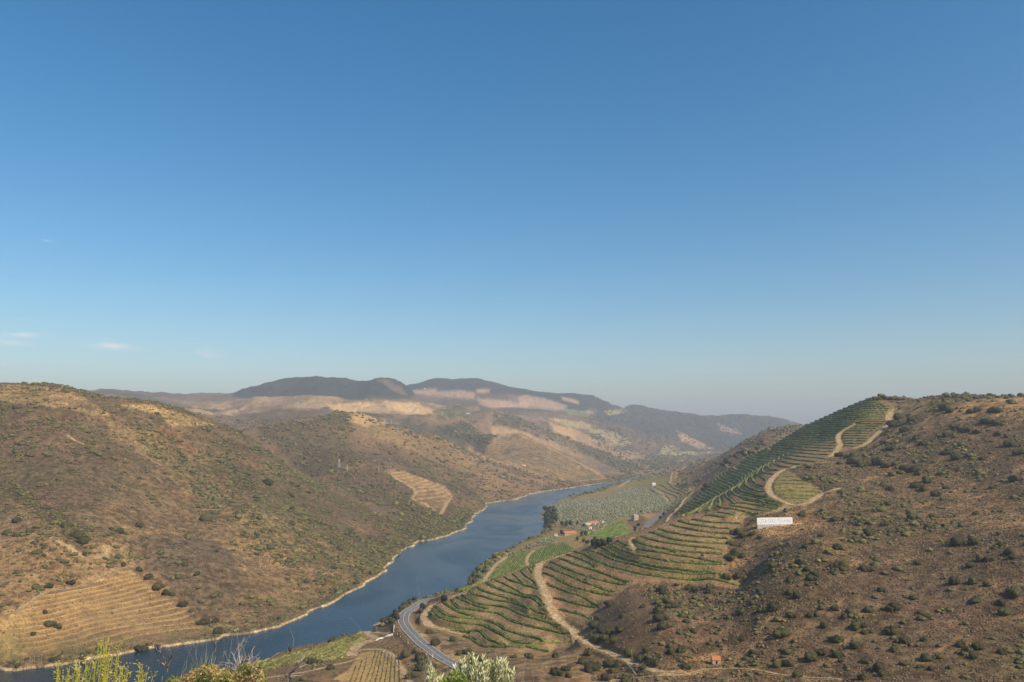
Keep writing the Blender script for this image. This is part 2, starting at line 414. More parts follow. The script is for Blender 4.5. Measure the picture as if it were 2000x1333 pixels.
# ------------------------------------------------------------------ relief
def project(x, y, z):
    dz = z - CAMH
    c, s = math.cos(PITCH), math.sin(PITCH)
    yc = y * c + dz * s
    zc = -y * s + dz * c
    return 1000 + F * x / yc, 666.5 - F * zc / yc
PU, PV = project(GX, GY, GZ)
def pmask(poly, y0, y1, soft=0.0):
    """which terrain vertices lie in a patch of land (outline given where it is seen), between two distances"""
    poly = np.array(poly, float)
    out = np.zeros(GZ.shape, bool)
    m = (GY >= y0) & (GY <= y1) & (PU >= poly[:, 0].min() - soft) & (PU <= poly[:, 0].max() + soft) & (PV >= poly[:, 1].min() - soft) & (PV <= poly[:, 1].max() + soft)
    if not m.any(): return out
    u, v = PU[m], PV[m]
    if soft:
        u = u + fbm(GX[m], GY[m], GY[m] * 0.03, 3, 1) * soft * 2
        v = v + fbm(GX[m], GY[m], GY[m] * 0.03, 3, 4) * soft * 1.2
    out[m] = inside(poly, u, v)
    return out
def wide(mask, n=1):
    m = mask.copy()
    for _ in range(n):
        k = m.copy()
        k[1:] |= m[:-1]; k[:-1] |= m[1:]; k[:, 1:] |= m[:, :-1]; k[:, :-1] |= m[:, 1:]
        m = k
    return m
def blur(a, n=1):
    for _ in range(n):
        b = a.copy()
        b[1:-1] = (a[:-2] + 2 * a[1:-1] + a[2:]) / 4
        a = b.copy()
        a[:, 1:-1] = (b[:, :-2] + 2 * b[:, 1:-1] + b[:, 2:]) / 4
    return a
P_NEARFACE = [(815, 1225), (835, 1180), (900, 1158), (1000, 1115), (1060, 1090), (1120, 1069), (1200, 1047), (1260, 1031), (1320, 1003), (1400, 965), (1440, 985), (1500, 990), (1560, 985),
              (1530, 1000), (1475, 1012), (1452, 1030), (1425, 1045), (1418, 1080), (1412, 1108), (1462, 1148), (1440, 1152), (1290, 1137), (1240, 1140), (1205, 1168), (1180, 1192), (1162, 1216), (1098, 1202),
              (1150, 1260), (1090, 1268), (1070, 1282), (990, 1276), (930, 1262), (895, 1247), (830, 1230)]
P_FLANK = [(1540, 846), (1600, 818), (1650, 795), (1700, 774), (1742, 790), (1738, 815), (1728, 832), (1700, 850), (1690, 868), (1645, 880), (1625, 893), (1575, 912), (1540, 915), (1512, 928), (1500, 942),
           (1497, 962), (1520, 985), (1450, 985), (1400, 1000), (1330, 1010), (1295, 1020), (1310, 1000), (1345, 978), (1385, 945), (1400, 925), (1440, 910), (1460, 885), (1500, 868)]
P_TBLOCK = [(1512, 935), (1540, 918), (1570, 940), (1612, 962), (1590, 980), (1530, 984), (1505, 968)]
P_FIELDS = [(440, 1330), (500, 1290), (725, 1225), (760, 1205), (900, 1145), (920, 1118), (950, 1085), (1060, 1040), (1070, 985), (1190, 945), (1260, 935), (1320, 918), (1320, 950), (1350, 955), (1345, 980), (1290, 1030),
            (1200, 1050), (1100, 1080), (1000, 1120), (900, 1165), (820, 1185), (800, 1260), (860, 1310), (800, 1345), (440, 1345)]
M_NEAR = pmask(P_NEARFACE, 440, 900)
M_FLANK = pmask(P_FLANK, 640, 1480)
M_TBLOCK = pmask(P_TBLOCK, 620, 900)
M_FIELDS = pmask(P_FIELDS, 440, 2450)
P_LEFTTER = [(20, 1200), (90, 1155), (140, 1150), (250, 1106), (290, 1135), (330, 1165), (350, 1180), (385, 1215), (410, 1232), (400, 1243), (330, 1258), (250, 1262), (150, 1272), (0, 1290), (-40, 1290), (-40, 1215)]
M_LEFTTER = pmask(P_LEFTTER, 500, 900)
farm = blur((M_NEAR | M_FLANK | M_TBLOCK | M_FIELDS | M_LEFTTER).astype(float), 10)
farm = np.maximum(farm, .6 * blur(pmask([(1090, 1180), (1180, 1180), (1240, 1150), (1300, 1200), (1260, 1290), (1150, 1300), (1080, 1270)], 440, 620).astype(float), 10))
calm = 1 - smooth(farm, 0.1, 0.7) * 0.93
rdf = smooth(RD, 2, 90)
lefthill = (GX < -120 * 1) & (GY < 1650)
AMP = np.interp(GY, [0, 60, 150, 300, 420, 600, 1000, 1600, 2500, 5000, 9000], [0.0, 0.02, .3, .5, .55, .75, 1.0, 1.3, 1.9, 2.6, 2.2]) * calm * (0.15 + 0.85 * rdf)
gulk = np.where((GQ > 150) & (GY < 1200), .35, 1.0)
gul = ridged(GX + 30 * fbm(GX, GY, 200, 2, 3), GY * 0.8, 170.0, 3, 1)
AMP = AMP * np.where(GY > 5200, .35, 1)
GZ = GZ + AMP * (1.9 * gulk * (gul - 0.35) + fbm(GX, GY, 60.0, 3, 2) * 5.0)
wlf = 1.0
GZ = GZ + AMP * np.where(GY > 1500, ridged(GX, GY, 460.0, 4, 5) * 6.5 - 2.0, 0) * smooth(GY, 1500, 2600)
GZ = GZ + (0.12 + 0.88 * calm) * np.interp(GY, [0, 60, 200, 400, 1200, 3000, 9000], [0.02, .08, .25, .45, .8, 2.0, .9]) * fbm(GX, GY, 9.0, 3, 6) * np.clip(RD / 10, 0.1, 1)
PKM = blur((pmask([(800, 755), (960, 755), (1135, 772), (1170, 815), (1010, 805), (930, 800), (800, 780)], 5400, 7600)).astype(float), 8)
GZ = GZ + smooth(GY, 4400, 5200) * (1 - .9 * PKM) * (ridged(GX, GY, 520.0, 3, 2) * 9.0 + fbm(GX, GY, 130.0, 3, 4) * 16.0)
# river bed and banks
land = RD > 0
bank = smooth(RD, 0, 16)
leftbank = GX < np.interp(GY, [500, 700, 900, 1200, 1500, 2000, 3000], [-120, -110, -70, 10, 60, 160, 420])
rise = np.where(leftbank, 1.0 + np.minimum(RD, 8) * 0.30, 0.35 + np.minimum(RD, 8) * 0.28)
zl = np.maximum(GZ, 1.0) * bank + (1 - bank) * rise
GZ = np.where(land, np.maximum(zl, np.minimum(0.35 + RD * .1, 1.2)), -0.4 - 0.25 * np.minimum(-RD, 16))
farx = GY > 5200
GZ = np.where(farx, np.maximum(GZ, 20), GZ)

# ------------------------------------------------------------------ sight-line casting on to the land
LGY = np.log(gy)
def column(q):
    i = int(np.clip(np.searchsorted(gq, q) - 1, 0, len(gq) - 2))
    t = (q - gq[i]) / (gq[i + 1] - gq[i])
    return GZ[i] * (1 - t) + GZ[i + 1] * t
def land_z(x, y):
    q = x / y * F
    return float(np.interp(math.log(y), LGY, column(q)))
def cast(u, v, ymin=280.0, ymax=14000.0):
    q, s = ray(u, v)
    z = column(q)
    dlt = z - (CAMH + s * gy)
    k0 = int(np.searchsorted(gy, ymin))
    idx = np.nonzero((dlt[k0:-1] <= 0) & (dlt[k0 + 1:] > 0))[0]
    if dlt[k0] > 0: idx = np.concatenate([[0], idx])
    idx = idx + k0
    idx = [i for i in idx if gy[i] <= ymax]
    if not len(idx):
        m = (gy >= ymin) & (gy <= ymax)
        y = gy[m][np.argmin(np.abs(dlt[m]) / gy[m])]
    else:
        i = idx[0]
        if dlt[i] > 0: y = gy[i]
        else:
            t = -dlt[i] / (dlt[i + 1] - dlt[i]); y = gy[i] + t * (gy[i + 1] - gy[i])
    x = q / F * y
    return np.array([x, y, land_z(x, y)])
def spline(pts, step=1.0):
    """Catmull-Rom through 3-D points, resampled at even steps"""
    P = np.array(pts, float)
    if len(P) == 2:
        n_ = max(2, int(np.linalg.norm(P[1] - P[0]) / step))
        t = np.linspace(0, 1, n_ + 1)[:, None]
        return P[0] * (1 - t) + P[1] * t
    E = np.concatenate([[2 * P[0] - P[1]], P, [2 * P[-1] - P[-2]]])
    out = []
    for i in range(len(P) - 1):
        p0, p1, p2, p3 = E[i:i + 4]
        k = max(2, int(np.linalg.norm(p2 - p1) / step * 1.5))
        t = np.linspace(0, 1, k, endpoint=False)[:, None]
        out.append(0.5 * ((2 * p1) + (-p0 + p2) * t + (2 * p0 - 5 * p1 + 4 * p2 - p3) * t * t + (-p0 + 3 * p1 - 3 * p2 + p3) * t ** 3))
    out = np.concatenate(out + [P[-1:]])
    s = np.concatenate([[0], np.cumsum(np.linalg.norm(np.diff(out[:, :2], axis=0), axis=1))])
    n_ = max(2, int(s[-1] / step))
    ss = np.linspace(0, s[-1], n_ + 1)
    return np.stack([np.interp(ss, s, out[:, k]) for k in range(3)], 1)
def movavg(a, k):
    if len(a) < 3: return a
    k = min(k, len(a) // 2 * 2 - 1)
    if k < 3: return a
    pad = np.pad(a, k // 2, mode='edge')
    return np.convolve(pad, np.ones(k) / k, mode='valid')[:len(a)]
def land_line(pix, y0, y1, step=1.5, sm=9, dz=0.0):
    P = spline([cast(u, v, y0, y1) for u, v in pix], step)
    z = np.array([land_z(x, y) for x, y in P[:, :2]])
    P[:, 2] = movavg(z, sm) + dz
    return P

# ------------------------------------------------------------------ tracks and the river road (photo outlines on the ground)
ROAD = land_line([(960, 1345), (925, 1320), (890, 1302), (860, 1285), (838, 1268), (818, 1252), (803, 1238), (793, 1225), (788, 1213), (790, 1203), (798, 1194), (812, 1185), (830, 1177), (855, 1169), (885, 1161), (905, 1155)], 380, 790, 2.0, 21, 0.3)
ROADB = land_line([(1262, 1032), (1270, 1022), (1280, 1013), (1290, 1006), (1298, 1000)], 1050, 1500, 3, 9, 0.5)
ROADC = land_line([(1352, 968), (1357, 960), (1363, 952), (1368, 948)], 1450, 2100, 3, 9, 0.5)
TR = [
 # pixels, y-range, half width, name-label
 ('main', [(1062, 1091), (1054, 1103), (1050, 1118), (1053, 1132), (1061, 1148), (1067, 1165), (1073, 1183), (1081, 1200), (1095, 1214), (1110, 1226), (1125, 1238), (1140, 1250), (1158, 1262), (1180, 1272), (1205, 1282), (1230, 1292), (1255, 1303), (1290, 1312), (1330, 1313)], 380, 780, 2.6),
 ('maintop', [(1118, 1077), (1098, 1083), (1078, 1089), (1064, 1096)], 560, 790, 2.4),
 ('lower', [(905, 1158), (880, 1168), (858, 1176), (843, 1186), (832, 1198), (829, 1208), (836, 1219), (850, 1226), (870, 1231), (890, 1236), (905, 1239)], 480, 700, 2.8),
 ('upper', [(1423, 1013), (1450, 1012), (1480, 1008), (1510, 1001), (1535, 993), (1550, 989), (1575, 984), (1590, 975), (1605, 966), (1625, 958), (1645, 953)], 520, 800, 2.4),
 ('uptrack', [(1552, 988), (1535, 982), (1518, 974), (1505, 965), (1501, 952), (1506, 938), (1516, 928), (1530, 919), (1545, 915), (1560, 910), (1590, 904), (1625, 903), (1650, 905)], 620, 1000, 2.4),
 ('crest', [(1622, 893), (1635, 880), (1640, 868), (1637, 856), (1640, 848), (1650, 840), (1660, 834), (1672, 828)], 820, 1120, 2.8),
 ('crestb', [(1640, 878), (1665, 877), (1690, 868), (1705, 855), (1718, 843), (1728, 835), (1738, 826), (1735, 815), (1740, 805), (1748, 798)], 820, 1120, 2.6),
 ('fieldA', [(890, 1165), (940, 1140), (952, 1125), (962, 1112), (970, 1102), (980, 1095), (990, 1086), (986, 1080)], 740, 1100, 2.2),
 ('fieldB', [(1031, 1105), (1029, 1095), (1033, 1085), (1044, 1076)], 800, 1150, 1.8),
 ('house', [(1084, 1060), (1078, 1052), (1092, 1048), (1115, 1046)], 900, 1250, 2.6),
 ('bend', [(760, 1211), (733, 1222), (722, 1230), (718, 1236), (728, 1243), (738, 1249)], 530, 700, 3.0),
 ('bendb', [(733, 1236), (745, 1237), (760, 1237)], 530, 700, 1.6),
 ('low', [(738, 1249), (718, 1253), (703, 1259), (692, 1268), (685, 1282)], 480, 620, 3.4),
 ('lowfield', [(690, 1262), (715, 1266), (740, 1269), (758, 1275), (772, 1287), (782, 1303), (795, 1325), (806, 1345)], 400, 580, 1.8),
 ('lowleft', [(706, 1280), (680, 1293), (650, 1300), (610, 1310), (570, 1317), (520, 1325)], 440, 560, 0.9),
 ('hut', [(1200, 1330), (1260, 1322), (1330, 1318), (1375, 1309), (1430, 1306), (1470, 1308), (1520, 1317), (1560, 1322), (1640, 1325)], 350, 460, 0.8),
 ('left', [(-20, 1207), (20, 1199), (60, 1176), (95, 1155), (140, 1150), (190, 1130), (225, 1115), (250, 1106)], 500, 800, 1.9),
 ('leftloop', [(104, 1054), (130, 1066), (150, 1080), (165, 1090), (185, 1093), (200, 1087), (210, 1075), (207, 1065)], 640, 900, 2.0),
 ('leftring', [(165, 1065), (178, 1059), (195, 1062), (207, 1065)], 640, 900, 1.3),
 ('leftmid', [(400, 996), (430, 995), (455, 992)], 800, 1200, 1.4),
 ('leftup', [(130, 850), (160, 867), (185, 872)], 850, 1300, 1.3),
 ('farfieldtrack', [(1208, 952), (1220, 944), (1232, 937)], 1900, 2600, 3.5),
 ('farspur', [(1310, 945), (1312, 930), (1322, 918), (1330, 912)], 1700, 2400, 2.5),
 ('olivetrack', [(1285, 956), (1294, 964), (1300, 972), (1305, 980)], 1250, 1900, 2.0),
 ('flanktrack', [(1303, 1022), (1310, 1008), (1322, 998), (1333, 985), (1340, 975), (1350, 968)], 840, 1700, 3.0),
 ('quarry', [(1491, 866), (1498, 873), (1506, 880)], 1000, 1600, 2.2),
 ('benchfar', [(1395, 903), (1410, 908), (1425, 914), (1440, 917)], 1000, 1700, 2.2),
 ('bterraceA', [(752, 920), (775, 935), (800, 950), (812, 962), (806, 975), (830, 985), (850, 998)], 1200, 2200, 2.6),
 ('bterraceB', [(860, 1005), (872, 985), (882, 970), (875, 962)], 1100, 2200, 2.4),
 ('droad', [(982, 853), (990, 848), (1010, 842)], 2300, 3300, 5.0),
 ('banktrack', [(1240, 1075), (1234, 1065), (1231, 1056), (1237, 1050)], 560, 800, 1.2),
]
TRL = [(nm, land_line(px, a, b, 1.5 if a < 1000 else 4.0, 9, 0.05), hw) for nm, px, a, b, hw in TR]

# ------------------------------------------------------------------ vine rows
ROWL = []       # (block, points)
for blk, z, pts in ROWS:
    P = spline([(lambda p: (p[0] / F * p[1], p[1], p[2]))(PZ(u, v, rowz(z, pts, i_))) for i_, (u, v) in enumerate(pts)], 1.2)
    zz = np.array([land_z(x, y) for x, y in P[:, :2]])
    P[:, 2] = movavg(zz, 15)
    ROWL.append((blk, P))
# contour terraces on the flank (marching squares on the smooth land)
def contours(mask, dz, z0, jit=0.0, minlen=14.0):
    global GZ
    iq = np.nonzero(mask.any(1))[0]; iy = np.nonzero(mask.any(0))[0]
    a, b, c, d = iq[0], iq[-1] + 1, iy[0], iy[-1] + 1
    sx, sy = 2, 2
    Z = (blur(GZ, 3) + (fbm(GX, GY, 45.0, 3, 3) * jit if jit else 0))[a:b:sx, c:d:sy]; X = GX[a:b:sx, c:d:sy]; Y = GY[a:b:sx, c:d:sy]; K = mask[a:b:sx, c:d:sy]
    lines = []
    kk = K[:-1, :-1] & K[1:, :-1] & K[:-1, 1:] & K[1:, 1:]
    for lev in np.arange(z0, Z[K].max(), dz):
        S = Z > lev
        segs = {}
        cells = np.argwhere(kk & ((S[:-1, :-1] != S[1:, :-1]) | (S[:-1, :-1] != S[:-1, 1:]) | (S[1:, 1:] != S[1:, :-1]) | (S[1:, 1:] != S[:-1, 1:])))
        def ept(e):
            i, j, h = e
            i2, j2 = (i + 1, j) if h == 0 else (i, j + 1)
            t = (lev - Z[i, j]) / (Z[i2, j2] - Z[i, j])
            return (X[i, j] + t * (X[i2, j2] - X[i, j]), Y[i, j] + t * (Y[i2, j2] - Y[i, j]), lev)
        adj = {}
        for i, j in cells:
            i = int(i); j = int(j); E = []
            if S[i, j] != S[i + 1, j]: E.append((i, j, 0))
            if S[i, j + 1] != S[i + 1, j + 1]: E.append((i, j + 1, 0))
            if S[i, j] != S[i, j + 1]: E.append((i, j, 1))
            if S[i + 1, j] != S[i + 1, j + 1]: E.append((i + 1, j, 1))
            for k in range(0, len(E) - 1, 2):
                adj.setdefault(E[k], []).append(E[k + 1]); adj.setdefault(E[k + 1], []).append(E[k])
        seen = set()
        for st in [e for e in adj if len(adj[e]) == 1] + list(adj):
            if st in seen: continue
            chain = [st]; seen.add(st); cur = st
            while True:
                nx = [e for e in adj[cur] if e not in seen]
                if not nx: break
                cur = nx[0]; seen.add(cur); chain.append(cur)
            P = np.array([ept(e) for e in chain])
            L = np.linalg.norm(np.diff(P[:, :2], axis=0), axis=1).sum() if len(P) > 1 else 0
            if L > minlen:
                for k in range(2):
                    P[:, k] = movavg(P[:, k], 5)
                lines.append(spline(P[::2] if len(P) > 5 else P, 1.6))
    return lines
FL = contours(M_FLANK, 3.0, 44.0, 1.6)
FL.sort(key=lambda p: -len(p))
for P in FL[:150]: ROWL.append(('F', P))
P_FARTER = [(1250, 960), (1300, 940), (1345, 940), (1350, 955), (1340, 975), (1320, 990), (1300, 985), (1270, 970)]
M_FARTER = pmask(P_FARTER, 1300, 2300)
FT = contours(M_FARTER, 3.0, 10.0, minlen=40)
FT.sort(key=lambda p: -len(p))
for P in FT[:24]: ROWL.append(('G', P))
P_LEFTTER = [(20, 1200), (90, 1155), (140, 1150), (250, 1106), (290, 1135), (330, 1165), (350, 1180), (385, 1215), (410, 1232), (400, 1243), (330, 1258), (250, 1262), (150, 1272), (0, 1290), (-40, 1290), (-40, 1215)]
M_LEFTTER = pmask(P_LEFTTER, 500, 900)
LTER = contours(M_LEFTTER, 2.35, 4.0, 3.4, minlen=12)
P_BTER = [(752, 918), (775, 918), (830, 935), (870, 948), (884, 965), (870, 988), (850, 998), (815, 985), (806, 975), (812, 960), (790, 945)]
M_BTER = pmask(P_BTER, 1150, 2300)
BTER = contours(M_BTER, 5.0, 10.0, minlen=30)
print('contour lines', len(FL), len(FT), len(LTER), len(BTER))

# ------------------------------------------------------------------ carve benches, tracks and roads into the land
def carve(lines, core, fade, region, off=0.0, weight=1.0):
    pts = np.concatenate(lines)
    kd = kdtree.KDTree(len(pts))
    for i, p in enumerate(pts): kd.insert((p[0], p[1], 0), i)
    kd.balance()
    x0, y0 = pts[:, 0].min() - 8, pts[:, 1].min() - 8
    x1, y1 = pts[:, 0].max() + 8, pts[:, 1].max() + 8
    idx = np.argwhere(region & (GX > x0) & (GX < x1) & (GY > y0) & (GY < y1))
    dist = np.full(GZ.shape, 99.0)
    for i, j in idx:
        co, k, d = kd.find((GX[i, j], GY[i, j], 0))
        dist[i, j] = d
        if d < core + fade:
            w = 1.0 if d < core else 1 - (d - core) / fade
            w = w * w * (3 - 2 * w) * weight
            GZ[i, j] = GZ[i, j] * (1 - w) + (pts[k][2] + off) * w
    return dist
def region_near(lines, pad):
    pts = np.concatenate(lines)[::3]
    r = np.zeros(GZ.shape, bool)
    iu = np.searchsorted(gq, pts[:, 0] / pts[:, 1] * F)
    iv = np.searchsorted(gy, pts[:, 1])
    ok = (iu > 0) & (iu < len(gq) - 1) & (iv > 0) & (iv < len(gy) - 1)
    r[iu[ok], iv[ok]] = True
    return wide(r, pad)
def kd_dist(lines, pad=8):
    R_ = region_near(lines, pad)
    pts = np.concatenate(lines)
    kd = kdtree.KDTree(len(pts))
    for i, p in enumerate(pts): kd.insert((p[0], p[1], 0), i)
    kd.balance()
    dist = np.full(GZ.shape, 99.0)
    for i, j in np.argwhere(R_): dist[i, j] = kd.find((GX[i, j], GY[i, j], 0))[2]
    return dist
rl_near = [P for b, P in ROWL if b in 'LRUTF']
D_ROW = carve(rl_near, 1.9, 1.6, region_near(rl_near, 10))
D_ROWG = carve([P for b, P in ROWL if b == 'G'], 2.0, 2.0, region_near([P for b, P in ROWL if b == 'G'], 5)) if FT else D_ROW * 0 + 99
D_LT = carve(LTER, 1.6, 1.6, region_near(LTER, 8)) if LTER else D_ROW * 0 + 99
D_BT = kd_dist(BTER, 5) if BTER else D_ROW * 0 + 99
GZR = GZ.copy()      # land before the tracks
D_TR = np.full(GZ.shape, 99.0)
for nm, P, hw in TRL:
    far = P[:, 1].mean() > 1150
    if far:
        d = kd_dist([P], 5)
    else:
        d = carve([P], hw + 0.6, 2.2, region_near([P], 12), -0.22)
    D_TR = np.minimum(D_TR, d - hw)
D_RD = carve([ROAD], 5.4, 6.0, region_near([ROAD], 16), -0.25)
for P in (ROADB, ROADC):
    D_RD = np.minimum(D_RD, carve([P], 6.0, 7.0, region_near([P], 10), -0.4))
# ------------------------------------------------------------------ colours of the ground (surface cover, plus shade painted into the flank terraces)
PU, PV = project(GX, GY, GZ)
C = np.zeros(GZ.shape + (3,))
def rgb(*a): return np.array(a, float)
STRAW = rgb(.31, .215, .110); SOIL = rgb(.182, .125, .076); HEATH = rgb(.098, .074, .052); RED = rgb(.26, .135, .075)
SCRUB = rgb(.075, .068, .034); GRASS = rgb(.150, .165, .040); DIRT = rgb(.43, .30, .155); BANK = rgb(.310, .200, .125); FOREST = rgb(.062, .062, .042)
def mix(col, a):
    global C
    a = np.clip(a, 0, 1)[..., None]
    C = C * (1 - a) + np.asarray(col) * a
def paint(poly, y0, y1, col, a=1.0, soft=3.0, bl=1):
    m = pmask(poly, y0, y1, soft).astype(float)
    if bl: m = blur(m, bl)
    mix(col, m * a)
    return m
n_big = fbm(GX, GY, 190.0, 4, 0)
n_mid = fbm(GX, GY, 46.0, 4, 3)
n_sml = fbm(GX, GY, 9.0, 3, 5)
n_streak = fbm(GX * 0.8 + GY * .6, (GY * .8 - GX * .6) * 4.0, 30.0, 4, 2)
grain = np.random.default_rng(5).normal(0, 1, GZ.shape)
C[:] = SOIL
mix(STRAW, smooth(n_big + n_mid * .7 + n_streak * .25, 0.02, 0.55) * .62)
mix(HEATH, smooth(-n_big + n_mid * .8 + n_sml * .5, 0.0, 0.55) * .85)
mix(SCRUB, smooth(n_mid + n_sml * 1.1, .26, .52) * .55)
mix(RED, smooth(fbm(GX, GY, 80, 3, 6), .22, .5) * .35)
fw = smooth(GY, 2200, 3000)
mix(rgb(.25, .185, .13) , fw * (.62 + .2 * n_big))
fpt = fbm(GX, GY * .35, 150, 4, 5)
mix(rgb(.40, .285, .18), fw * smooth(fpt, .10, .15) * .8)
mix(rgb(.105, .090, .070), fw * smooth(-fpt, .10, .16) * .75)
mix(rgb(.060, .066, .045), fw * smooth(fbm(GX, GY * .4, 210, 4, 1), .22, .27) * .75)
# --- left hill
paint([(-100, 745), (70, 752), (150, 768), (185, 792), (215, 812), (190, 812), (120, 800), (40, 790), (-100, 788)], 800, 1300, STRAW * 1.35, .9, 4)
paint([(-100, 790), (40, 786), (110, 800), (170, 818), (210, 845), (190, 880), (240, 930), (200, 985), (140, 1010), (60, 960), (-100, 920)], 650, 1300, HEATH * 1.05, .62, 8, 3)
paint([(215, 790), (290, 790), (370, 812), (425, 832), (330, 832), (315, 815), (270, 800)], 1000, 1400, rgb(.48, .34, .16), .95, 1.5)
paint([(190, 812), (240, 822), (300, 850), (330, 885), (400, 960), (470, 1010), (430, 1010), (350, 950), (280, 890), (220, 850)], 900, 1300, STRAW, .35, 8, 3)
paint([(20, 935), (60, 960), (120, 1010), (168, 1030), (165, 1068), (140, 1068), (100, 1030), (50, 985), (-10, 960)], 600, 900, SCRUB, .75, 8, 2)
paint([(250, 1060), (330, 1040), (430, 1060), (480, 1120), (470, 1190), (420, 1215), (360, 1170), (300, 1120)], 550, 950, HEATH * 1.15, .7, 12, 4)
paint([(460, 1010), (560, 1000), (640, 1040), (700, 1100), (690, 1130), (610, 1180), (520, 1190), (480, 1120), (440, 1060)], 600, 1200, STRAW * .95 , .32, 12, 4)
m_lt = pmask(P_LEFTTER, 480, 900, 3)
mix(rgb(.27, .175, .095), blur(m_lt.astype(float), 2) * .8)
paint([(-60, 1060), (100, 1055), (160, 1090), (240, 1105), (130, 1150), (0, 1195), (-60, 1210)], 500, 900, rgb(.24, .16, .09), .6, 5, 2)
mix(rgb(.15, .105, .07), blur(m_lt.astype(float), 2) * smooth(D_LT, 1.6, 3.4) * (.45 + .5 * n_mid))
mix(rgb(.46, .33, .15), (1 - smooth(D_LT, .9, 2.1)) * (.9 + .4 * n_mid))
paint([(215, 780), (320, 850), (420, 950), (520, 1020), (560, 1060), (620, 1090), (600, 1105), (500, 1060), (400, 990), (300, 900)], 700, 1400, rgb(.105, .105, .045), .38, 8, 4)
paint([(480, 1000), (560, 975), (640, 1020), (720, 1070), (780, 1080), (760, 1110), (700, 1120), (600, 1085)], 700, 1400, rgb(.105, .105, .045), .35, 10, 4)
# --- hill with the pylons
paint([(500, 835), (600, 820), (660, 800), (700, 812), (685, 850), (700, 900), (660, 920), (600, 925), (560, 905)], 1500, 2600, SCRUB * 1.05, .55, 6, 2)
paint([(690, 800), (740, 795), (770, 815), (760, 830), (720, 835), (680, 820)], 1800, 2700, STRAW * 1.5, .9, 3)
paint([(730, 820), (800, 838), (860, 870), (930, 900), (1000, 920), (960, 950), (880, 910), (800, 880), (740, 850)], 1700, 2700, STRAW * .9, .45, 8, 2)
m_bt = pmask(P_BTER, 1150, 2300, 1.5)
mix(rgb(.31, .20, .11), blur(m_bt.astype(float), 3) * .55)
mix(rgb(.45, .32, .17), (1 - smooth(D_BT, 1.5, 5.0)) * .6)
paint([(640, 915), (740, 920), (800, 950), (815, 975), (800, 990), (740, 990), (690, 960), (650, 940)], 1200, 2100, HEATH, .6, 5, 2)
paint([(790, 985), (850, 1000), (880, 1010), (900, 1000), (900, 1030), (830, 1055), (800, 1050), (780, 1020)], 1050, 1700, SCRUB, .55, 5, 2)
paint([(950, 920), (1110, 945), (1190, 944), (1100, 955), (1000, 975), (950, 980), (920, 965)], 1500, 3000, rgb(.30, .185, .105), .6, 4, 2)
# --- tan vineyard slope and dark valleys
paint([(905, 823), (950, 826), (975, 850), (955, 862), (945, 892), (905, 870), (860, 838)], 1900, 3300, FOREST, .85, 3, 1)
paint([(963, 857), (1010, 846), (1060, 868), (1130, 903), (1190, 936), (1120, 942), (1040, 925), (945, 893)], 2300, 3300, rgb(.40, .26, .14), .95, 2)
paint([(965, 800), (1040, 822), (1120, 855), (1190, 885), (1260, 918), (1200, 915), (1130, 890), (1060, 860), (1010, 838), (960, 830)], 3000, 4300, SCRUB, .75, 4, 1)
paint([(1070, 825), (1130, 842), (1200, 875), (1280, 915), (1250, 912), (1190, 885), (1120, 862), (1080, 845)], 3400, 5200, rgb(.48, .31, .17), .9, 2)
paint([(800, 812), (900, 818), (960, 806), (975, 822), (900, 826), (840, 830)], 2700, 3900, rgb(.27, .18, .10), .6, 3)
# --- rolling country behind
paint([(640, 790), (710, 785), (740, 790), (700, 800), (690, 812), (650, 800)], 2700, 4700, rgb(.60, .41, .22), .9, 1.5)
paint([(745, 785), (800, 787), (840, 797), (850, 812), (800, 808), (760, 800)], 3200, 5000, rgb(.58, .40, .22), .9, 1.5)
paint([(850, 797), (905, 795), (930, 805), (900, 812), (860, 812)], 3200, 5000, rgb(.14, .15, .06), .6, 2)
paint([(545, 790), (600, 785), (640, 792), (600, 800), (550, 800)], 2700, 4600, rgb(.36, .25, .14), .6, 2)
paint([(450, 775), (510, 770), (520, 778), (460, 784)], 3200, 5200, rgb(.36, .26, .15), .6, 2)
paint([(320, 778), (430, 775), (420, 790), (340, 790)], 3200, 5600, rgb(.30, .21, .13), .6, 2)
paint([(200, 770), (330, 778), (380, 800), (280, 790)], 2600, 5600, FOREST * 1.5, .6, 2)
paint([(470, 812), (560, 797), (640, 800), (600, 815), (500, 830)], 2200, 3400, HEATH * 1.1, .6, 3)
# --- mountains
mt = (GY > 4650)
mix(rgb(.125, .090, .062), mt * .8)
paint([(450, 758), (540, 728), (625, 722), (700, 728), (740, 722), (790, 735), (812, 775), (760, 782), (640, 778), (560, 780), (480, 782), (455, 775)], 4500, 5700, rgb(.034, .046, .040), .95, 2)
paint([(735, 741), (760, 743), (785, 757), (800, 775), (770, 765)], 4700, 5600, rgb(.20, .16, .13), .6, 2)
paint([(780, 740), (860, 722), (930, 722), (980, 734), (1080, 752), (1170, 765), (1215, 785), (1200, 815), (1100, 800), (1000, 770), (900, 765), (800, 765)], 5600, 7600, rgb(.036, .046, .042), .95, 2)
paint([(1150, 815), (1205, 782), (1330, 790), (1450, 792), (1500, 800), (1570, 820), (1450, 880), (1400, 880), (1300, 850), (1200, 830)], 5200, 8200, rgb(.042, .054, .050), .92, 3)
PK = rgb(.46, .31, .22)
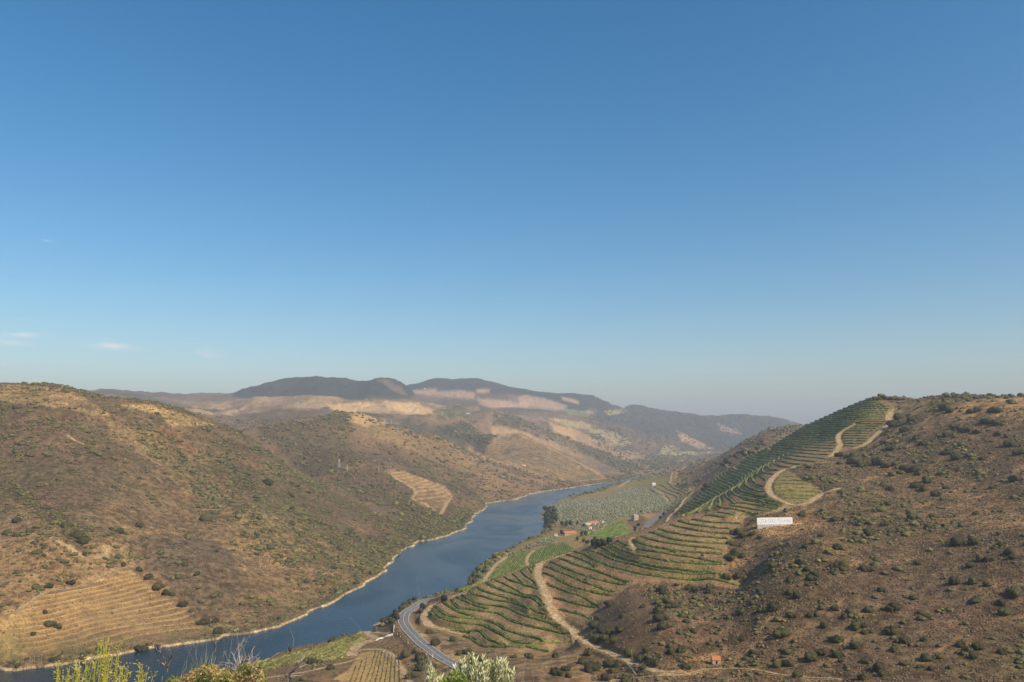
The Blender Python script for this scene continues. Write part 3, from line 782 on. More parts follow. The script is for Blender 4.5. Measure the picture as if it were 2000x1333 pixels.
for pl in ([(803, 763), (850, 759), (856, 764), (845, 774), (812, 768)], [(850, 765), (900, 762), (928, 768), (926, 780), (890, 778), (848, 773)], [(930, 761), (957, 760), (955, 768), (930, 768)],
           [(1012, 776), (1025, 772), (1060, 778), (1110, 793), (1100, 802), (1060, 799), (1015, 790)], [(945, 782), (1030, 788), (1040, 796), (960, 798), (935, 790)], [(1096, 775), (1130, 782), (1131, 792), (1100, 782)],
           [(925, 778), (960, 781), (1000, 784), (1000, 790), (940, 788)], [(1150, 800), (1165, 802), (1160, 812), (1140, 806)]):
    paint(pl, 4300, 7600, PK * (0.9 + .2 * random.random()), .85, .5, 1)
for pl, c_ in (([(1100, 798), (1150, 806), (1150, 815), (1110, 810)], rgb(.13, .15, .07)), ([(1180, 803), (1220, 798), (1230, 806), (1190, 812)], rgb(.22, .19, .09)),
               ([(1060, 815), (1140, 825), (1180, 845), (1120, 838)], rgb(.24, .19, .11)), ([(1150, 835), (1200, 845), (1240, 865), (1200, 872), (1150, 855)], rgb(.22, .18, .10)),
               ([(1020, 805), (1070, 806), (1070, 820), (1030, 815)], rgb(.12, .10, .08)), ([(1300, 870), (1350, 882), (1385, 885), (1345, 905), (1320, 912), (1280, 895)], rgb(.23, .20, .11)),
               ([(1400, 828), (1440, 840), (1450, 850), (1410, 842)], rgb(.26, .17, .13)), ([(1320, 840), (1350, 855), (1400, 880), (1385, 884), (1330, 862)], rgb(.32, .21, .14))):
    paint(pl, 3900, 8200, c_ * 1.5, .9, 1, 0)
# field mosaic on middle-distance ground: soft patches
mos = fbm(GX, GY * .7, 420.0, 3, 7)
mix(rgb(.34, .235, .13), smooth(mos, .1, .35) * .45 * smooth(GY, 2600, 3400) * (GY < 4100))
mix(FOREST * 1.3, smooth(-mos, .15, .35) * .35 * smooth(GY, 2300, 3400))
# --- right bank: flat fields and olive slope
mf = blur(pmask(P_FIELDS, 500, 2450, 2).astype(float), 1)
mix(rgb(.25, .20, .09), mf * (GY > 740) * .9)
paint([(1310, 918), (1325, 930), (1340, 945), (1300, 955), (1230, 950), (1210, 948), (1260, 930)], 1900, 2900, rgb(.20, .18, .065), .9, 2)
paint([(1310, 918), (1335, 912), (1350, 935), (1330, 955), (1305, 950)], 1700, 2600, rgb(.24, .165, .09), .8, 2)
G1 = rgb(.125, .165, .036)
VP = [  # green valley vineyards: outline, y-range
 ([(1033, 1108), (1034, 1092), (1044, 1078), (1075, 1064), (1100, 1060), (1122, 1072), (1112, 1078), (1070, 1092), (1045, 1107), (1000, 1122), (1000, 1105)], 690, 1150),
 ([(960, 1122), (970, 1108), (985, 1096), (998, 1082), (1040, 1074), (1031, 1090), (1028, 1106), (990, 1122), (930, 1152)], 690, 1150),
 ([(1125, 1048), (1150, 1045), (1215, 1017), (1222, 1024), (1232, 1036), (1236, 1042), (1210, 1052), (1185, 1054), (1150, 1048)], 850, 1350),
 ([(1048, 1060), (1080, 1046), (1082, 1050), (1050, 1068)], 900, 1400)]
M_VP = []
for pl, a, b in VP: M_VP.append(paint(pl, a, b, G1, .95, 1.5))
P_LOWV = [(478, 1303), (505, 1293), (560, 1281), (600, 1268), (660, 1252), (715, 1234), (724, 1240), (727, 1247), (700, 1256), (690, 1264), (680, 1285), (640, 1290), (590, 1292), (540, 1305), (500, 1320), (450, 1335), (440, 1325)]
M_LOWV = paint(P_LOWV, 440, 660, rgb(.175, .185, .04), 1, 2)
P_ROWF = [(705, 1270), (730, 1270), (755, 1277), (768, 1290), (778, 1305), (792, 1335), (700, 1335), (650, 1328), (685, 1305)]
M_ROWF = paint(P_ROWF, 430, 570, rgb(.40, .285, .135), 1, 1.5)
paint([(745, 1235), (770, 1240), (800, 1262), (830, 1290), (800, 1300), (775, 1285), (755, 1265), (720, 1258)], 430, 620, rgb(.24, .15, .085), .8, 3, 2)
paint([(800, 1240), (830, 1275), (880, 1300), (960, 1300), (900, 1275), (860, 1260), (830, 1235), (812, 1212), (805, 1200)], 430, 680, rgb(.33, .215, .11), .8, 3, 2)
P_OLIVE = [(1080, 992), (1120, 978), (1180, 975), (1230, 955), (1280, 950), (1300, 965), (1325, 985), (1300, 1003), (1260, 1002), (1240, 1008), (1210, 1015), (1150, 1045), (1100, 1030), (1075, 1010)]
M_OLIVE = paint(P_OLIVE, 1050, 2400, rgb(.34, .28, .15), .95, 3)
P_OLIVE2 = [(1000, 1085), (1060, 1058), (1085, 1052), (1085, 1060), (1045, 1073), (1000, 1082), (975, 1094)]
M_OLIVE2 = paint(P_OLIVE2, 800, 1200, rgb(.24, .20, .11), .9, 2)
paint([(1240, 1003), (1290, 995), (1300, 1000), (1262, 1034), (1255, 1030), (1270, 1015)], 1000, 1650, rgb(.46, .29, .15), .9, 2)
paint([(1225, 1020), (1245, 1003), (1262, 1010), (1255, 1025), (1235, 1030)], 1000, 1500, rgb(.16, .105, .075), .8, 2)
paint([(1335, 975), (1350, 955), (1358, 950), (1352, 972)], 1200, 2200, rgb(.40, .29, .13), .9, 1)
# --- terraces: earth banks, straw benches, grass along the vines
for mk in (M_NEAR, M_FLANK, M_TBLOCK):
    mm = blur(mk.astype(float), 2)
    mix(BANK * 1.02, mm * .95)
    mix(rgb(.20, .115, .075), mm * smooth(n_mid + n_sml * .6, .1, .5) * .55)
    mix(rgb(.34, .24, .13), mm * smooth(-n_mid + n_sml * .8, .12, .5) * .5)
mix(rgb(.245, .20, .095), (blur(M_TBLOCK.astype(float), 2)) * .75)
mix(BANK * .62, blur(M_FLANK.astype(float), 2) * .7)  # darker bank earth puts the shade of the flank into its colour
mix(rgb(.235, .215, .075), (1 - smooth(D_ROW, 1.6, 3.8)) * .85)
mix(rgb(.115, .135, .035), (1 - smooth(D_ROW, .6, 1.7)) * .60)
edge = blur(pmask([(905, 1158), (940, 1140), (1000, 1117), (1060, 1094), (1120, 1071), (1200, 1049), (1260, 1033), (1320, 1006), (1380, 985), (1380, 979), (1320, 1000), (1260, 1026), (1200, 1042), (1120, 1064), (1060, 1088), (1000, 1110), (940, 1133), (895, 1152)], 560, 830, 1.5).astype(float), 1)
mix(rgb(.24, .24, .05), edge * .85)
# --- right scrub hillside
rh = blur(((GX > 30) & (GY > 330) & (GY < 1150) & (GQ > 150)).astype(float), 1) * (1 - np.clip(farm * 1.3, 0, 1))
mix(rgb(.128, .088, .054), rh * .65)
mix(rgb(.29, .175, .092), rh * smooth(n_streak + n_big * .5, .03, .5) * .65)
paint([(1530, 1010), (1600, 1020), (1650, 1050), (1620, 1080), (1540, 1055), (1440, 1035), (1450, 1025)], 450, 800, rgb(.36, .22, .105), .75, 8, 3)
paint([(1740, 790), (1850, 780), (2050, 776), (2050, 830), (1900, 815), (1800, 810), (1740, 825)], 700, 1150, rgb(.30, .205, .10), .6, 6, 3)
paint([(1700, 880), (1800, 880), (1900, 940), (2050, 1000), (2050, 1060), (1900, 1010), (1780, 950), (1700, 920)], 400, 950, rgb(.29, .175, .09), .5, 8, 3)
paint([(1150, 1210), (1240, 1140), (1420, 1150), (1480, 1250), (1300, 1300), (1180, 1270)], 380, 620, rgb(.13, .082, .056), .6, 8, 3)
paint([(1600, 1100), (1800, 1130), (1950, 1200), (1900, 1260), (1700, 1200), (1600, 1160)], 330, 560, rgb(.125, .078, .056), .5, 10, 4)
mix(rgb(.095, .080, .038), rh * smooth(fbm(GX, GY, 60, 3, 2), -.05, .45) * .55)
mix(rgb(.10, .088, .045), smooth(-n_big + fbm(GX, GY, 70, 3, 1), .12, .6) * (GY < 1600) * leftbank * .55)
# --- river bank strips
lb = leftbank & land & (GY < 3000)
mix(rgb(.105, .105, .042), lb * (1 - smooth(RD, 14, 42)) * .55 * smooth(n_sml + .5, .2, .7))
wsc = np.interp(GY, [500, 1200, 2600], [.34, .52, 1.1])
mix(rgb(.44, .37, .27), lb * (1 - smooth(RD, 2.6 * wsc, 3.8 * wsc)))
rb = (~leftbank) & land & (GY < 3000)
mix(rgb(.10, .105, .045), rb * (1 - smooth(RD, 4, 14)) * .8 * (GY > 640))
mix(rgb(.20, .16, .11), (RD < 0.6) * (~lb) * .8)
# --- tracks and verges
mix(DIRT * .85, (1 - smooth(D_TR, .2, 2.2)) * .75)
mix(rgb(.36, .235, .125), (1 - smooth(D_RD, 4.0, 9.5)) * .7)
# --- around the viewpoint
nearm = smooth(-GY, -260, -90)
mix(rgb(.27, .19, .10), nearm * .7)
# fine variation (dry tufts, stones)
tuft = np.clip(fbm(GX, GY, 3.4, 2, 1) * 1.5, -.5, .5) * smooth(-GY, -2200, -900)
vmul = np.interp(GY, [0, 800, 2000, 8000], [.08, .10, .10, .05])
Cn = np.clip(1 + (.75 * tuft + .45 * n_sml + .35 * n_streak * (GY < 1500) + vmul * grain) * (0.35 + 0.65 * calm), .45, 1.8)
C = np.clip(C * Cn[..., None], 0.01, .9)
hue = (n_mid * .10)[..., None] * np.array([1, 0, -.6])
C = np.clip(C * (1 + hue) * np.array([1.07, .985, .78]), 0.008, .9)

# ------------------------------------------------------------------ materials
def mat(name, rough=0.9, spec=0.15):
    m = bpy.data.materials.new(name); m.use_nodes = True
    nt = m.node_tree; b = nt.nodes['Principled BSDF']
    b.inputs['Roughness'].default_value = rough
    b.inputs['Specular IOR Level'].default_value = spec
    return m, nt, b
def mnode(nt, typ, **kw):
    nd = nt.nodes.new(typ)
    for k, v in kw.items(): setattr(nd, k, v)
    return nd
def noise_col(name, c1, c2, scale=1.0, rough=.9, detail=4, attr=None, objcol=False, amp=(.75, 1.25), spec=.15, bump=0.0, coord='Object'):
    m, nt, b = mat(name, rough, spec)
    tcd = mnode(nt, 'ShaderNodeTexCoord')
    no = mnode(nt, 'ShaderNodeTexNoise'); no.inputs['Scale'].default_value = scale; no.inputs['Detail'].default_value = detail
    nt.links.new(tcd.outputs[coord], no.inputs['Vector'])
    if attr:
        at = mnode(nt, 'ShaderNodeAttribute'); at.attribute_name = attr; base = at.outputs['Color']
    else:
        mx = mnode(nt, 'ShaderNodeMix', data_type='RGBA')
        cr = mnode(nt, 'ShaderNodeMapRange'); cr.inputs[1].default_value = .35; cr.inputs[2].default_value = .65
        nt.links.new(no.outputs[0], cr.inputs[0]); nt.links.new(cr.outputs[0], mx.inputs[0])
        mx.inputs[6].default_value = (*c1, 1); mx.inputs[7].default_value = (*c2, 1); base = mx.outputs[2]
    if objcol:
        oi = mnode(nt, 'ShaderNodeObjectInfo')
        mm_ = mnode(nt, 'ShaderNodeMix', data_type='RGBA', blend_type='MULTIPLY'); mm_.inputs[0].default_value = 1
        nt.links.new(base, mm_.inputs[6]); nt.links.new(oi.outputs['Color'], mm_.inputs[7]); base = mm_.outputs[2]
    mr = mnode(nt, 'ShaderNodeMapRange'); mr.inputs[1].default_value = .3; mr.inputs[2].default_value = .7
    mr.inputs[3].default_value, mr.inputs[4].default_value = amp
    nt.links.new(no.outputs[0], mr.inputs[0])
    vs = mnode(nt, 'ShaderNodeVectorMath', operation='SCALE')
    nt.links.new(base, vs.inputs[0]); nt.links.new(mr.outputs[0], vs.inputs['Scale'])
    nt.links.new(vs.outputs[0], b.inputs['Base Color'])
    if bump:
        bp = mnode(nt, 'ShaderNodeBump'); bp.inputs['Strength'].default_value = .8; bp.inputs['Distance'].default_value = bump
        nt.links.new(no.outputs[0], bp.inputs['Height']); nt.links.new(bp.outputs[0], b.inputs['Normal'])
    return m
M_GROUND = noise_col('dry_ground', None, None, .75, .95, 5, attr='cover', amp=(.70, 1.32), bump=.8)
M_FOL = noise_col('leaves', None, None, 1.2, .75, 3, attr='cover', amp=(.7, 1.35), spec=.2)
M_FOLO = noise_col('leaves_tinted', None, None, 3.0, .75, 3, attr='cover', objcol=True, amp=(.7, 1.35), spec=.2)
M_WOOD = noise_col('grey_bark', (.27, .22, .18), (.42, .36, .31), 14, .9)
M_ROADM = noise_col('asphalt', (.17, .155, .135), (.22, .205, .18), .8, .85, 5)
M_LINE = noise_col('road_paint', (.50, .50, .48), (.62, .62, .60), 2.0, .7)
M_TRACK = noise_col('trodden_earth', (.34, .235, .12), (.50, .36, .19), .45, .95, 6)
M_WHITE = noise_col('white_render', (.84, .83, .80), (.88, .87, .85), 1.5, .8)
M_CREAM = noise_col('cream_render', (.42, .33, .22), (.54, .44, .32), 1.5, .85)
M_TILE = noise_col('orange_roof_tile', (.50, .17, .07), (.62, .25, .11), 2.5, .8)
M_TILE2 = noise_col('faded_roof_tile', (.42, .17, .09), (.56, .27, .16), 1.2, .85)
M_DARK = noise_col('dark_opening', (.02, .018, .016), (.035, .03, .03), 2, .6)
M_STEEL = noise_col('galvanised_steel', (.45, .46, .47), (.56, .57, .58), 3, .5, spec=.4)
M_CONC = noise_col('pale_concrete', (.42, .39, .34), (.52, .49, .44), 1.0, .9)
M_LETTER = noise_col('grey_lettering', (.50, .53, .55), (.55, .58, .60), 1.0, .8)

# ------------------------------------------------------------------ mesh builders
def grid_mesh(name, V, nq, ny, cols=None, smooth_=True):
    """regular grid of quads; V is (nq*ny, 3)"""
    i = np.arange(nq - 1)[:, None] * ny + np.arange(ny - 1)[None]
    a = i.ravel()
    faces = np.stack([a, a + ny, a + ny + 1, a + 1], 1)
    return raw_mesh(name, V, faces, cols, smooth_)
def raw_mesh(name, V, Fc, cols=None, smooth_=True):
    me = bpy.data.meshes.new(name)
    V = np.asarray(V, np.float32); Fc = np.asarray(Fc, np.int32)
    k = Fc.shape[1]
    me.vertices.add(len(V)); me.vertices.foreach_set('co', V.ravel())
    me.loops.add(Fc.size); me.loops.foreach_set('vertex_index', Fc.ravel())
    me.polygons.add(len(Fc))
    me.polygons.foreach_set('loop_start', np.arange(0, Fc.size, k, dtype=np.int32))
    me.polygons.foreach_set('loop_total', np.full(len(Fc), k, np.int32))
    if smooth_: me.polygons.foreach_set('use_smooth', np.ones(len(Fc), bool))
    if cols is not None:
        at = me.color_attributes.new('cover', 'FLOAT_COLOR', 'POINT')
        cc = np.ones((len(V), 4), np.float32); cc[:, :3] = cols
        at.data.foreach_set('color', cc.ravel())
    me.update(calc_edges=True)
    return me
def link(name, me, m=None, parent=None, **props):
    o = bpy.data.objects.new(name, me)
    if m is not None: me.materials.append(m)
    COL.objects.link(o)
    if parent is not None: o.parent = parent
    for k, v in props.items(): o[k] = v
    return o
V = np.stack([GX, GY, GZ], -1).reshape(-1, 3)
ground = link('hills', grid_mesh('hills', V, len(gq), len(gy), C.reshape(-1, 3)), M_GROUND, kind='structure', label='dry scrub covered hills and terraced slopes on both banks of the river')
# the land behind and beside the viewpoint, so that the hill does not end under the camera
hb = []
for r_ in (0, 6, 15, 40, 120, 300):
    for k in range(33):
        a = math.radians(90 + 75 + (210.0) * k / 32)
        hb.append((math.cos(a) * (r_ + .9), math.sin(a) * (r_ + .9), 158.3 + r_ * .04))
link('hilltop', grid_mesh('hilltop', np.array(hb), 6, 33, np.tile(rgb(.26, .18, .10), (len(hb), 1))), M_GROUND, kind='structure', label='dry ground of the viewpoint behind the camera')

# water
mw, ntw, bw = mat('river_water', .16, .5)
bw.inputs['Base Color'].default_value = (.004, .026, .040, 1)
bw.inputs['IOR'].default_value = 1.33
tcw = mnode(ntw, 'ShaderNodeTexCoord')
w1 = mnode(ntw, 'ShaderNodeTexNoise'); w1.inputs['Scale'].default_value = .45; w1.inputs['Detail'].default_value = 5
w2 = mnode(ntw, 'ShaderNodeTexNoise'); w2.inputs['Scale'].default_value = .009; w2.inputs['Detail'].default_value = 5; w2.inputs['Distortion'].default_value = 1.6
mpw = mnode(ntw, 'ShaderNodeMapping'); mpw.inputs['Rotation'].default_value = (0, 0, math.radians(-25)); mpw.inputs['Scale'].default_value = (1.0, .55, 1)
ntw.links.new(tcw.outputs['Object'], mpw.inputs[0]); ntw.links.new(mpw.outputs[0], w1.inputs['Vector']); ntw.links.new(mpw.outputs[0], w2.inputs['Vector'])
bpw = mnode(ntw, 'ShaderNodeBump'); bpw.inputs['Strength'].default_value = 1.0; bpw.inputs['Distance'].default_value = .45
ntw.links.new(w1.outputs[0], bpw.inputs['Height']); ntw.links.new(bpw.outputs[0], bw.inputs['Normal'])
rr = mnode(ntw, 'ShaderNodeMapRange'); rr.inputs[1].default_value = .42; rr.inputs[2].default_value = .62; rr.inputs[3].default_value = .12; rr.inputs[4].default_value = .26
ntw.links.new(w2.outputs[0], rr.inputs[0]); ntw.links.new(rr.outputs[0], bw.inputs['Roughness'])
rv = np.array([(x, y, 0.0) for x, y in [(-2500, 250), (1500, 250), (3500, 5200), (-2500, 5200)]])
link('river', raw_mesh('river', rv, np.array([[0, 1, 2, 3]]), None, False), mw, kind='structure', label='calm dark blue river winding between the hills')

# air
mh = bpy.data.materials.new('pale_haze'); mh.use_nodes = True
nh = mh.node_tree; nh.nodes.clear()
vp = mnode(nh, 'ShaderNodeVolumePrincipled'); oh = mnode(nh, 'ShaderNodeOutputMaterial')
vp.inputs['Color'].default_value = (.82, .88, .98, 1)
vp.inputs['Density'].default_value = HAZE_D if 'HAZE_D' in globals() else 0.95e-4
vp.inputs['Anisotropy'].default_value = 0.0
nh.links.new(vp.outputs[0], oh.inputs['Volume'])
x0, x1, y0, y1, z0, z1 = -56000, 56000, -400, 14500, GZ.min() - 1.5, GZ.max() + 12
hv = np.array([(x, y, z) for z in (z0, z1) for y in (y0, y1) for x in (x0, x1)])
link('haze', raw_mesh('haze', hv, np.array([[0, 2, 3, 1], [4, 5, 7, 6], [0, 1, 5, 4], [2, 6, 7, 3], [0, 4, 6, 2], [1, 3, 7, 5]]), None, False), mh, kind='stuff', label='pale blue haze filling the far valley')
# ------------------------------------------------------------------ roads and tracks as ribbons in their cuttings
def ribbon(P, hw, rng_=0.0, dz=0.0, cross=3):
    P = np.asarray(P)
    T = np.gradient(P[:, :2], axis=0); T /= np.maximum(np.linalg.norm(T, axis=1), 1e-6)[:, None]
    N = np.stack([-T[:, 1], T[:, 0]], 1)
    N[:, 0] = movavg(N[:, 0], 5); N[:, 1] = movavg(N[:, 1], 5)
    r = np.random.default_rng(int(abs(P[0, 0]) * 10))
    wl_ = hw * (1 + rng_ * movavg(r.normal(0, 1, len(P)), 5)); wr_ = hw * (1 + rng_ * movavg(r.normal(0, 1, len(P)), 5))
    rows = []
    for k in range(cross):
        t = k / (cross - 1)
        off = -wl_ * (1 - t) + wr_ * t
        rows.append(np.stack([P[:, 0] + N[:, 0] * off, P[:, 1] + N[:, 1] * off, P[:, 2] + dz], 1))
    return np.stack(rows, 0).reshape(-1, 3), cross, len(P)
def add_ribbon(name, P, hw, m, jit=0.0, dz=0.0, parent=None, **pr):
    V_, a, b = ribbon(P, hw, jit, dz)
    return link(name, grid_mesh(name, V_, a, b), m, parent, **pr)
TNAMES = {'main': 'pale dirt track climbing through the middle of the vine terraces', 'maintop': 'top of the dirt track where it leaves the terraces', 'lower': 'wide dirt track round the lower corner of the terraces',
          'upper': 'dirt track passing above the white name sign', 'uptrack': 'curving dirt track between the upper terraces', 'crest': 'dirt track on the crest of the vineyard spur',
          'crestb': 'dirt track up the edge between vines and scrub', 'fieldA': 'dirt path along the riverside vineyard', 'fieldB': 'dirt path dividing the green vineyard', 'house': 'dirt yard by the long shed',
          'bend': 'dirt drive below the white wall', 'low': 'dirt drive beside the low vineyard', 'hut': 'thin footpath below the orange roofed hut', 'left': 'thin dirt path along the top of the left terraces'}
for nm, P, hw in TRL:
    add_ribbon('dirt_track', P, hw, M_TRACK, 0.5, 0.0, kind='structure', label=TNAMES.get(nm, 'narrow pale dirt track on the hillside'))
road = add_ribbon('road', ROAD, 4.6, M_ROADM, 0, 0.12, kind='structure', label='two lane asphalt road bending beside the river')
for off, w in ((0.0, .11), (-4.0, .13), (4.0, .13)):
    T = np.gradient(ROAD[:, :2], axis=0); T /= np.linalg.norm(T, axis=1)[:, None]
    Q = ROAD.copy(); Q[:, 0] += -T[:, 1] * off; Q[:, 1] += T[:, 0] * off
    add_ribbon('road_marking', Q, w + .06, M_LINE, 0, 0.16, kind='structure', label='painted white line on the asphalt road')
for P in (ROADB, ROADC):
    add_ribbon('road', P, 5.2, M_ROADM, 0, 0.25, kind='structure', label='short visible stretch of asphalt road beyond the vineyard spur')

# ------------------------------------------------------------------ plant shapes
def ico(sub):
    bm = bmesh.new(); bmesh.ops.create_icosphere(bm, subdivisions=sub, radius=1.0)
    v = np.array([p.co[:] for p in bm.verts]); f = np.array([[q.index for q in p.verts] for p in bm.faces]); bm.free()
    return v, f
I1 = ico(1); I2 = ico(2); I3 = ico(3)
def n3(v, wl, k=0):
    return fbm(v[:, 0] + v[:, 2] * 1.7, v[:, 1] - v[:, 2] * 1.3, wl, 2, k)
def crown_mesh(seed, lobes=9, leaves=420, flat=.75, leaf=.13, colvar=.35, base=(.07, .085, .028), spread=.58, lift=.5):
    """a leafy crown of unit radius: rough lobes with loose leaf sprays over them"""
    r = np.random.default_rng(seed); V_, F_, C_ = [], [], []
    nv = 0; cen = []
    for k in range(lobes):
        a = r.uniform(0, 2 * math.pi); d = spread * math.sqrt(r.random()) if k else 0
        s = r.uniform(.30, .52) if k else .6
        c = np.array([math.cos(a) * d, math.sin(a) * d, lift * flat + r.uniform(-.22, .25) * flat])
        v = I2[0] * s * np.array([1, 1, .85])
        v = v * (1 + .55 * n3(v * 3 + seed + k * 3, .55, k % 5))[:, None] + c
        v[:, 2] = np.maximum(v[:, 2], -.04)
        V_.append(v); F_.append(I2[1] + nv); nv += len(v); cen.append((c, s))
        col = np.array(base) * r.uniform(1 - colvar, 1 + colvar)
        C_.append(np.tile(col, (len(v), 1)) * (1 + .3 * r.normal(0, 1, (len(v), 1))).clip(.5, 1.6))
    for k in range(leaves):
        c, s = cen[r.integers(len(cen))]
        d = r.normal(0, 1, 3); d /= np.linalg.norm(d)
        if d[2] < -.3: d[2] *= -1
        p = c + d * s * r.uniform(.85, 1.22) * np.array([1, 1, .9]); p[2] = max(p[2], .02)
        t = r.normal(0, 1, 3); t /= np.linalg.norm(t); u_ = np.cross(d, t); u_ /= np.linalg.norm(u_) + 1e-6
        t = np.cross(u_, d) * .6 + d * .5
        L = leaf * r.uniform(.6, 1.4)
        q = np.array([p - t * L * .5, p + u_ * L * .35, p + t * L * .6, p - u_ * L * .35])
        V_.append(q); F_.append(np.array([[nv, nv + 1, nv + 2], [nv, nv + 2, nv + 3]])); nv += 4
        C_.append(np.tile(np.array(base) * r.uniform(.6, 1.9), (4, 1)))
    return np.concatenate(V_), np.concatenate(F_), np.clip(np.concatenate(C_), .005, .6)
def tube(pts, radii, sides=5):
    pts = np.array(pts, float); V_, F_ = [], []
    T = np.gradient(pts, axis=0); T /= np.maximum(np.linalg.norm(T, axis=1), 1e-9)[:, None]
    ref = np.array([0.31, 0.2, 1.0]) if abs(T[0][2]) < .9 else np.array([1.0, .2, 0])
    for i, p in enumerate(pts):
        a = np.cross(T[i], ref); a /= np.linalg.norm(a); b = np.cross(T[i], a)
        for k in range(sides):
            t = 2 * math.pi * k / sides
            V_.append(p + (a * math.cos(t) + b * math.sin(t)) * radii[i])
    for i in range(len(pts) - 1):
        for k in range(sides):
            k2 = (k + 1) % sides
            F_.append([i * sides + k, i * sides + k2, (i + 1) * sides + k2, (i + 1) * sides + k])
    return np.array(V_), np.array(F_)
def merge(parts):
    V_, F_, C_ = [], [], []; n_ = 0
    for p in parts:
        f = p[1]
        if f.shape[1] == 3: f = np.concatenate([f, f[:, 2:3]], 1) if any(q[1].shape[1] == 4 for q in parts) else f
        V_.append(p[0]); F_.append(f + n_); n_ += len(p[0])
        if len(p) > 2: C_.append(p[2])
    return np.concatenate(V_), np.concatenate(F_), (np.concatenate(C_) if C_ else None)
def mesh_from(name, V_, F_, cols=None, smooth_=True):
    # mixed triangles written as quads with a repeated corner are turned back into triangles
    if F_.shape[1] == 4:
        tri = F_[:, 2] == F_[:, 3]
        if tri.any():
            me = bpy.data.meshes.new(name)
            me.from_pydata([tuple(v) for v in V_], [], [tuple(f[:3]) if t else tuple(f) for f, t in zip(F_.tolist(), tri)])
            if cols is not None:
                at = me.color_attributes.new('cover', 'FLOAT_COLOR', 'POINT')
                cc = np.ones((len(V_), 4), np.float32); cc[:, :3] = cols; at.data.foreach_set('color', cc.ravel())
            if smooth_: me.polygons.foreach_set('use_smooth', np.ones(len(me.polygons), bool))
            return me
    return raw_mesh(name, V_, F_, cols, smooth_)

# ------------------------------------------------------------------ vine rows
vrng = np.random.default_rng(11)
def hedge(P, w, h, base, gap=.03, off=0.0):
    P = np.asarray(P); n_ = len(P)
    T = np.gradient(P[:, :2], axis=0); T /= np.maximum(np.linalg.norm(T, axis=1), 1e-6)[:, None]
    N = np.stack([-T[:, 1], T[:, 0]], 1)
    c = P[:, :2] + N * off + vrng.normal(0, .06, (n_, 2))
    z = P[:, 2]
    prof = [(-1, .12), (-.95, .62), (-.25, 1.0), (.35, .97), (1, .58), (.95, .12)]
    ww = w * (1 + .28 * movavg(vrng.normal(0, 1, n_), 3)); hh = h * (1 + .22 * movavg(vrng.normal(0, 1, n_), 3) + .10 * vrng.normal(0, 1, n_))
    hole = vrng.random(n_) < gap; hh = np.where(hole, hh * .3, hh)
    taper = np.ones(n_); taper[0] = taper[-1] = .55
    rows = [np.stack([c[:, 0] + N[:, 0] * a * ww * taper, c[:, 1] + N[:, 1] * a * ww * taper, z - .1 + b * hh * taper + .1], 1) + vrng.normal(0, .08, (n_, 3)) for a, b in prof]
    V_ = np.stack(rows, 0).reshape(-1, 3)
    tone = 1 + .35 * np.clip(movavg(vrng.normal(0, 1, n_), 9) * 2.2, -1, 1) + .18 * vrng.normal(0, 1, n_)
    yel = np.clip(movavg(vrng.normal(0, 1, n_), 15) * 2 - .1, 0, 1)[:, None]
    col = (np.array(base) * (1 - yel) + np.array([.20, .185, .045]) * yel * .9 + np.array(base) * yel * .1) * tone[:, None]
    C_ = np.tile(col, (6, 1)) * (1 + .2 * vrng.normal(0, 1, (6 * n_, 1)))
    i = np.arange(5)[:, None] * n_ + np.arange(n_ - 1)[None]; a = i.ravel()
    F_ = np.stack([a, a + n_, a + n_ + 1, a + 1], 1)
    e0 = np.array([[k * n_ for k in (0, 1, 2, 5)], [k * n_ for k in (2, 3, 4, 5)]]); e1 = e0[:, ::-1] + n_ - 1
    return V_, np.concatenate([F_, e0, e1]), np.clip(C_, .01, .4)
ORD = ['lowest', 'second', 'third', 'fourth', 'fifth', 'sixth', 'seventh', 'eighth', 'ninth', 'tenth', 'eleventh', 'twelfth', 'thirteenth', 'fourteenth', 'fifteenth', 'sixteenth', 'seventeenth', 'eighteenth',
       'nineteenth', 'twentieth', 'twenty-first', 'twenty-second', 'twenty-third', 'twenty-fourth', 'twenty-fifth', 'twenty-sixth', 'twenty-seventh', 'twenty-eighth', 'twenty-ninth', 'thirtieth']
WHERE = {'L': ('on the curved lower terraces', 'vine rows on the lower curved terraces'), 'R': ('on the wide terraces right of the track', 'vine rows on the wide middle terraces'),
         'U': ('on the small terraces above the white sign', 'vine rows above the white sign'), 'T': ('inside the curving upper track', 'vine rows inside the track curve'),
         'F': ('on the shaded flank below the crest', 'vine rows on the shaded flank'), 'G': ('on the far terraces above the olive grove', 'vine rows on the far terraces')}
fz = sorted([(-P[:, 2].mean(), i) for i, P in enumerate([P for b, P in ROWL if b == 'F' and len(P) >= 4])])
FRANK = {i: (['topmost, first', 'second'] + ORD[2:])[min(r_, 29)] if r_ < 30 else ORD[r_ - 30 + 1 if r_ > 30 else 1].replace('second', 'thirty-first') if False else None for r_, (z_, i) in enumerate(fz)}
def ordn(k):
    if k < 1: return 'first'
    if k < 30: return ORD[k]
    return 'thirty-' + ['first', 'second', 'third', 'fourth', 'fifth', 'sixth', 'seventh', 'eighth', 'ninth'][min(k - 30, 8)]
FRANK = {i: ordn(r_) for r_, (z_, i) in enumerate(fz)}
cnt = {}
nrow = 0
